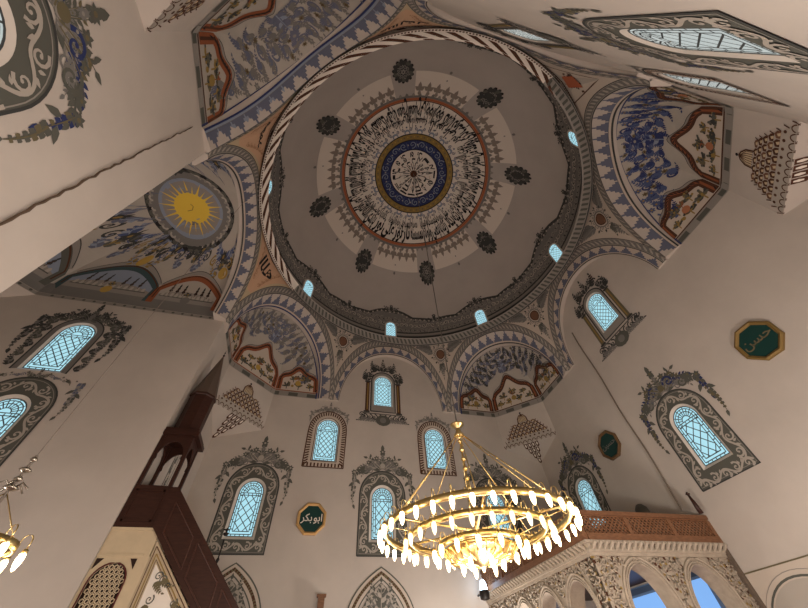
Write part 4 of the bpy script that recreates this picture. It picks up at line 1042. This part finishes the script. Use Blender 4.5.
for sg in (1,-1): b.prism([(xc+sg*(hw+.03),1.57),(xc+sg*(hw-.06),1.57),(xc+sg*(hw+.03),1.44)],lambda p:(p[0],Y0+.004,p[1]),lambda p:(p[0],Y0+.012,p[1]))
tp(b.build('dark_spandrel_inlay',MATS['dark_interior'],T_))
# stair flank: triangle under the slope and brown balustrade above it
sl=-1.02
tri=[(-2.14,ZF),(-2.14,1.80),(-2.14+ (1.80-ZF)/1.02,ZF)]
b=MB(); b.prism(tri,lambda p:(p[0],Y0+.015,p[1]),lambda p:(p[0],Y0+.06,p[1])); b.prism(tri,lambda p:(p[0],Y1-.06,p[1]),lambda p:(p[0],Y1-.015,p[1])); fl=tp(b.build('stair_flank',CREAMW,T_))
P=Paint(lambda x,z,l:(x,Y0+.012-l,z))
def tri_in(d):  # inset triangle
    return [complex(-2.14+d,1.80-d*2.4),complex(-2.14+d,ZF),complex(-2.14+(1.80-ZF)/1.02-d*2.4,ZF)]
for d,c,w_ in ((.03,'umber',.012),(.07,'oldgold',.014),(.10,'umber',.008)):
    t=tri_in(d); P.line(t[0],t[1],w_,c,2,6); P.line(t[0],t[2],w_,c,2,6)
t=tri_in(.12); P.poly(t,'white',1); t2=tri_in(.34); P.poly(t2,'buff',4); t3=tri_in(.40); P.poly(t3,'white',5); t4=tri_in(.44); P.poly(t4,'navy',6); t5=tri_in(.52); P.poly(t5,'white',7)
for i in range(10):
    z=1.36-.26*i; c=complex(-2.14+.23,z); P.spiral(c,.06,i,(-1)**i,.018,'olive',3); P.acan(c-.06j,-PI/2+.4*(-1)**i,.18,.8*(-1)**i,'moss',3)
    q=complex(-2.14+.30+.255*i,1.32-.26*i); P.spiral(q,.055,i,(-1)**i,.018,'olive',3); P.acan(q,-.8,.18,.9*(-1)**i,'moss',3); P.flower(q+.1-.06j,.035,'dark','oldgold',4)
for i in range(16): P.leaf(complex(rp(-1.5,-1.3),rp(0,.5)),rp(0,6),.1,.04,'brick' if i%2 else 'moss',8)
t=P.build('painted_flank_ornament',fl); 
b=MB()
r0=(-2.30,1.97); 
par=[(-2.29,1.98),(-2.29,2.58),(-2.16,2.58),(-2.16+(2.58-ZF-.9)/1.07,ZF+.9),(-2.16+(2.58-ZF-.9)/1.07-.1,ZF+.3),(-2.29+(1.98-ZF-.3)/1.02,ZF+.3)]
for yy,y2 in ((Y0-.02,Y0+.03),(Y1-.03,Y1+.02)): b.prism(par,lambda p:(p[0],yy,p[1]),lambda p:(p[0],y2,p[1]))
balu=tp(b.build('stair_balustrade',WOODD,T_))
b=MB(); # raised panels on it
for i in range(5):
    x0=-2.1+i*.56; x1=x0+.46; zl=lambda x:1.98-1.02*(x+2.29)
    q=[(x0,zl(x0)+.12),(x0,zl(x0)+.56),(x1,zl(x1)+.54),(x1,zl(x1)+.12)]
    for a_,c_ in zip(q,q[1:]+q[:1]):
        b.tube([(a_[0],Y0-.024,a_[1]),(c_[0],Y0-.024,c_[1])],.012,5)
tp(b.build('panel_moulding',woodmat('walnut_edge',(.055,.022,.015),(.085,.035,.024)),T_))
b=MB()
for i in range(17):
    x=-2.12+i*.2; z=1.62-i*.195
    if z>ZF+.15: b.box((x,Y0+.06,z-.1),(x+.21,Y1-.06,z))
tp(b.build('steps',WOODD,T_))
b=MB(); px_=(-1.235,7.3)
# finial pole behind the pulpit stair
T_=empty('finial_pole',(-1.29,7.62,ZF),label='thin black pole with small knobs rising behind the pulpit stair',category='pole')
b=MB(); b.tube([(0,0,0),(0,0,3.62)],.011,6); b.build('shaft',IRON,T_,True)
b=MB(); b.lathe([(.01,-.04),(.03,0),(.01,.04)],(0,0,3.32),8); b.lathe([(.01,-.03),(.045,-.01),(.045,.015),(.012,.03),(.025,.06),(.006,.10)],(0,0,3.70),8); b.box((-.06,-.008,3.76),(.05,.008,3.78)); b.build('knob',IRON,T_,True)
# ---------------------------------------------------------------- balcony (muezzin's gallery)
BX,BY=4.80,5.75
T_=empty('balcony',(BX,BY,ZF),label='carved stone arcaded balcony with a pierced brown wooden parapet in the far right corner',category='balcony')
TB=Matrix.Translation((-BX,-BY,-ZF))
def tb(o): o.matrix_parent_inverse=TB; return o
FF=lambda x,z,l:(BX+x,BY-l,z)            # front face, x from corner to the right wall
SF=lambda x,z,l:(BX-l,BY+x,z)            # side face, x from corner to the front wall
def parch(uc,hw,z0,zt,n=14):
    zs=zt-hw*1.45; Q=[complex(uc-hw,z0),complex(uc-hw,zs)]
    for i in range(1,n+1):
        t=i/n; Q.append(complex(uc-hw*(math.cos(PI/2*t)**.85 if t<1 else 0),zs+(zt-zs)*(math.sin(PI/2*t)*.9+.1*t**3)))
    return Q+[complex(2*uc-c.real,c.imag) for c in Q[::-1][1:]]
def arcade(fn,L,cs,hw,zt,name):
    x00=0. if fn is FF else .281; x01=.281 if fn is FF else None
    b=MB(); outer=[(x00,ZF),(L,ZF),(L,1.40),(x00,1.40)]
    # build as slab with notches reaching near the floor
    loops=[outer]+[[(c.real,c.imag) for c in parch(u,hw,ZF+.02,zt)] for u in cs]
    LL=[[Vector((p[0],p[1],0)) for p in l_] for l_ in loops]; VV=[v for l_ in LL for v in l_]; tr=tessellate_polygon(LL); k=len(VV)
    n=0; b.v+=[fn(v.x,v.y,0) for v in VV]+[fn(v.x,v.y,-.28) for v in VV]
    b.add([tuple(t) for t in tr],0); b.add([tuple(k+i for i in t[::-1]) for t in tr],0)
    s0=4
    for l_ in loops[1:]:
        hn=len(l_); b.add([(s0+i,s0+(i+1)%hn,k+s0+(i+1)%hn,k+s0+i) for i in range(hn)],0); s0+=hn
    o=tb(b.build(name,STONE,T_))
    # mouldings
    b=MB()
    for u in cs:
        for h_,d,r in ((hw+.075,.10,.022),(hw+.03,.045,.012),(hw+.005,.01,.012)):
            b.tube([fn(c.real,c.imag,.012) for c in parch(u,h_,.0,zt+d)],r,6)
        pts=parch(u,hw+.038,.0,zt+.05,20)
        for i in range(1,len(pts)-1):
            a=pts[i]; b.lathe([(.004,-.014),(.016,0),(.004,.014)],fn(a.real,a.imag,.012),5)
    tb(b.build('arch_moulding',STONE,T_,True))
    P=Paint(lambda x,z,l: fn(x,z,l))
    rel=MB()
    # carved arabesque: raised scroll relief over darker ground
    def near(c):
        for u in cs:
            zs=zt-hw*1.45; dx=abs(c.real-u)
            if c.imag<zs+.0 and dx<hw+.12: return True
            if c.imag<zt+.13 and dx<(hw+.13)*math.sqrt(max(0,1-((c.imag-zs)/(zt+.13-zs))**2))+.0: return True
        return False
    random.seed(3)
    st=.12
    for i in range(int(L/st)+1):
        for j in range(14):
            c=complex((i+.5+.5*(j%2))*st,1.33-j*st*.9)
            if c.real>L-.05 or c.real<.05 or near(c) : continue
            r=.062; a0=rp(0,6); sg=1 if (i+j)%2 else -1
            pts=[c+r*(1-.8*q/9)*cmath.exp(1j*(a0+sg*1.1*2*PI*q/9)) for q in range(10)]
            rel.tube([fn(p.real,p.imag,.012) for p in pts],[.017*(1-.5*q/9) for q in range(10)],4)
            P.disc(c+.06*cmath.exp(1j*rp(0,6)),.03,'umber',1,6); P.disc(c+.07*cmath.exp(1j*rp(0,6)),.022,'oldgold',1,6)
            q=c+.075*cmath.exp(1j*(a0+PI)); rel.tube([fn(c.real,c.imag,.01),fn(((c+q)/2).real,((c+q)/2).imag+.015,.02),fn(q.real,q.imag,.008)],[.008,.018,.004],4)
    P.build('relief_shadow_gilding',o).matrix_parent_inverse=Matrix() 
    tb(rel.build('carved_relief',STONE,T_,True))
    # cornice: flat fillet + slanting leaf row
    b=MB(); 
    def bx(z0,z1,d): 
        n=len(b.v); b.v+=[fn(x,z,l) for x in (x01 if x01 else -d,L) for z in (z0,z1) for l in (-.28,d)]; b.add([(0,1,3,2),(4,6,7,5),(0,4,5,1),(2,3,7,6),(0,2,6,4),(1,5,7,3)],n)
    bx(1.40,1.45,.03); bx(1.45,1.49,.05); bx(1.49,1.57,.035); bx(1.57,1.61,.09)
    nl=int(L/.115)
    for i in range(nl):
        x=(i+.5)*L/nl; p=[fn(x-.03,1.48,.04),fn(x,1.53,.065),fn(x+.035,1.585,.10)]; b.tube(p,[.016,.030,.036],6)
    tb(b.build('cornice',STONE,T_))
    # wood parapet
    b=MB()
    def wb(x0,x1,z0,z1,l0,l1):
        if x01 and x0<.03: x0=.031
        n=len(b.v); b.v+=[fn(x,z,l) for x in (x0,x1) for z in (z0,z1) for l in (l0,l1)]; b.add([(0,1,3,2),(4,6,7,5),(0,4,5,1),(2,3,7,6),(0,2,6,4),(1,5,7,3)],n)
    wb(-.06,L,1.61,1.72,-.02,.07); wb(-.07,L,2.0,2.07,-.03,.08); wb(-.05,L,1.98,2.0,-.01,.05)
    npn=max(2,int(round(L/1.05)))
    for i in range(npn+1):
        x=min(L-.03,i*L/npn); wb(x-.04 if i else -.06,x+.04,1.72,1.98,-.01,.06)
    tb(b.build('parapet_rail',WOODB,T_))
    b=MB(); s_=.085
    for i in range(-6,int(L/s_)+1):
        for sg in (1,-1):
            c=clip(complex(i*s_,1.72),complex(i*s_+.26,1.98),.02,L-.02,1.72,1.98) if sg>0 else clip(complex(i*s_+.26,1.72),complex(i*s_,1.98),.02,L-.02,1.72,1.98)
            if c and abs(c[1]-c[0])>.03:
                n=len(b.v); a,d=c; t=(d-a)/abs(d-a)*1j*.011
                b.v+=[fn(q.real,q.imag,l) for q in (a+t,a-t,d-t,d+t) for l in (.012 if sg>0 else .02,.032 if sg>0 else .04)]
                b.add([(0,2,4,6),(1,7,5,3),(0,1,3,2),(2,3,5,4),(4,5,7,6),(6,7,1,0)],n)
    tb(b.build('pierced_lattice',WOODB,T_))
    return o
arcade(FF,XR-BX-.01,[.84,2.10],.45,1.30,'stone_arcade')
arcade(SF,YF-BY-.01,[.66,1.62,2.58,3.5],.36,1.20,'stone_arcade')
b=MB(); b.box((BX+.29,BY+.29,1.46),(XR-.01,YF-.01,1.52)); tb(b.build('gallery_deck',WOODD,T_))
b=MB(); b.v+=[(XR-.02,BY-.0,ZF)]; b.v.pop(); b.box((XR-.09,BY-.07,-.5),(XR-.01,BY+.0,1.6)); tb(b.build('end_post',STONED,T_))
# daylit window under the gallery, on the right wall
b=MB(); b.box((XR-.05,6.35,ZF+.4),(XR-.005,9.3,1.42)); 
o=b.build('window_25',mat('blue_grey_frame',(.12,.2,.35),.5),kind='structure')
BLUEG=mat('blue_daylight_glass',(.05,.1,.2),.3,emit=(.22,.45,.88),estr=.95)
new_mesh('glass_pane',[(XR-.055,6.45,ZF+.5),(XR-.055,9.25,ZF+.5),(XR-.055,9.25,1.26),(XR-.055,6.45,1.26)],[(0,1,2,3)],BLUEG,parent=o)
new_mesh('transom_grille',[(XR-.056,6.4,1.30),(XR-.056,9.25,1.30),(XR-.056,9.25,1.40),(XR-.056,6.4,1.40)],[(0,1,2,3)],mat('slate_blue',(.05,.08,.14),.5),parent=o)
# spotlight lamp on the balcony's far end
T_=empty('spotlight',(4.55,9.6,1.56),label='small black spotlight with a glaring white face under the chandelier',category='spotlight')
b=MB(); b.lathe([(.05,-.12),(.11,-.1),(.12,.02),(.10,.06),(.03,.08)],(0,0,0),14); b.tube([(0,0,.02),(0,.39,.02)],.02,6); b.build('housing',IRON,T_,True)
b=MB(); b.lathe([(.004,.27),(.05,.24),(.075,.18),(.085,.1),(.085,.07)],(0,0,0),14); b.build('lens',mat('cold_white_light',(1,1,1),.3,emit=(.6,.78,1),estr=14),T_)
# loudspeaker on the gallery
T_=empty('loudspeaker',(7.45,6.75,2.42),label='dark round-headed loudspeaker on the right wall just above the wooden parapet',category='loudspeaker')
b=MB(); b.lathe([(.02,-.22),(.13,-.2),(.15,.0),(.13,.12),(.07,.2),(.01,.22)],(0,0,0),16); b.build('horn',mat('olive_grey_metal',(.10,.095,.08),.5),T_,True)
b=MB(); b.box((.1,-.03,-.04),(.33,.03,.04)); b.build('wall_bracket',IRON,T_)
# post seen low on the front wall
T_=empty('wooden_post',(.71,9.86,ZF),label='thin brown wooden post against the front wall below the gold-framed medallion',category='post')
b=MB(); b.box((-.07,-.05,0),(.07,.05,3.17)); b.box((-.10,-.07,3.17),(.10,.07,3.22)); b.build('shaft',WOODB,T_)
T_=empty('flag_staff',(7.6,5.60,2.075),label='short dark brown tapered staff leaning at the right end of the wooden parapet',category='staff')
b=MB(); b.tube([(0,0,0),(-.01,0,.2),(.0,.02,.34)],[.045,.035,.02],8); b.lathe([(.01,-.03),(.045,0),(.01,.04)],(.0,.02,.36),8); b.build('shaft',WOODD,T_,True)
T_=empty('folded_papers',(6.9,5.76,2.07),label='loose pale papers lying on top of the wooden parapet near the right wall',category='papers')
b=MB()
for i in range(3): b.box((.0+.16*i,-.02,.0+.006*i),(.28+.16*i,.08,.02+.006*i))
b.build('sheets',mat('paper',(.6,.57,.5),.8),T_)
# wires on the walls
b=MB(); b.tube([(XR-.025,6.05+.02*math.sin(i*.7),7.6-i*.265) for i in range(21)],.02,6)
o=b.build('wall_conduit',mat('grey_brown_conduit',(.20,.16,.125),.6),label='long grey brown conduit running down the right wall from the arch to the balcony',category='conduit')
b=MB(); random.seed(5)
b.tube([(XL+.03,2.0+rp(-.012,.012),6.3-i*.09) for i in range(60)],[.005+.003*(i%2)+.007*min(1,i/40) for i in range(60)],6)
b.build('wall_cable',mat('brown_cable',(.11,.075,.05),.7),label='rough brown cable hanging down the near left wall beside the large painted window',category='cable')
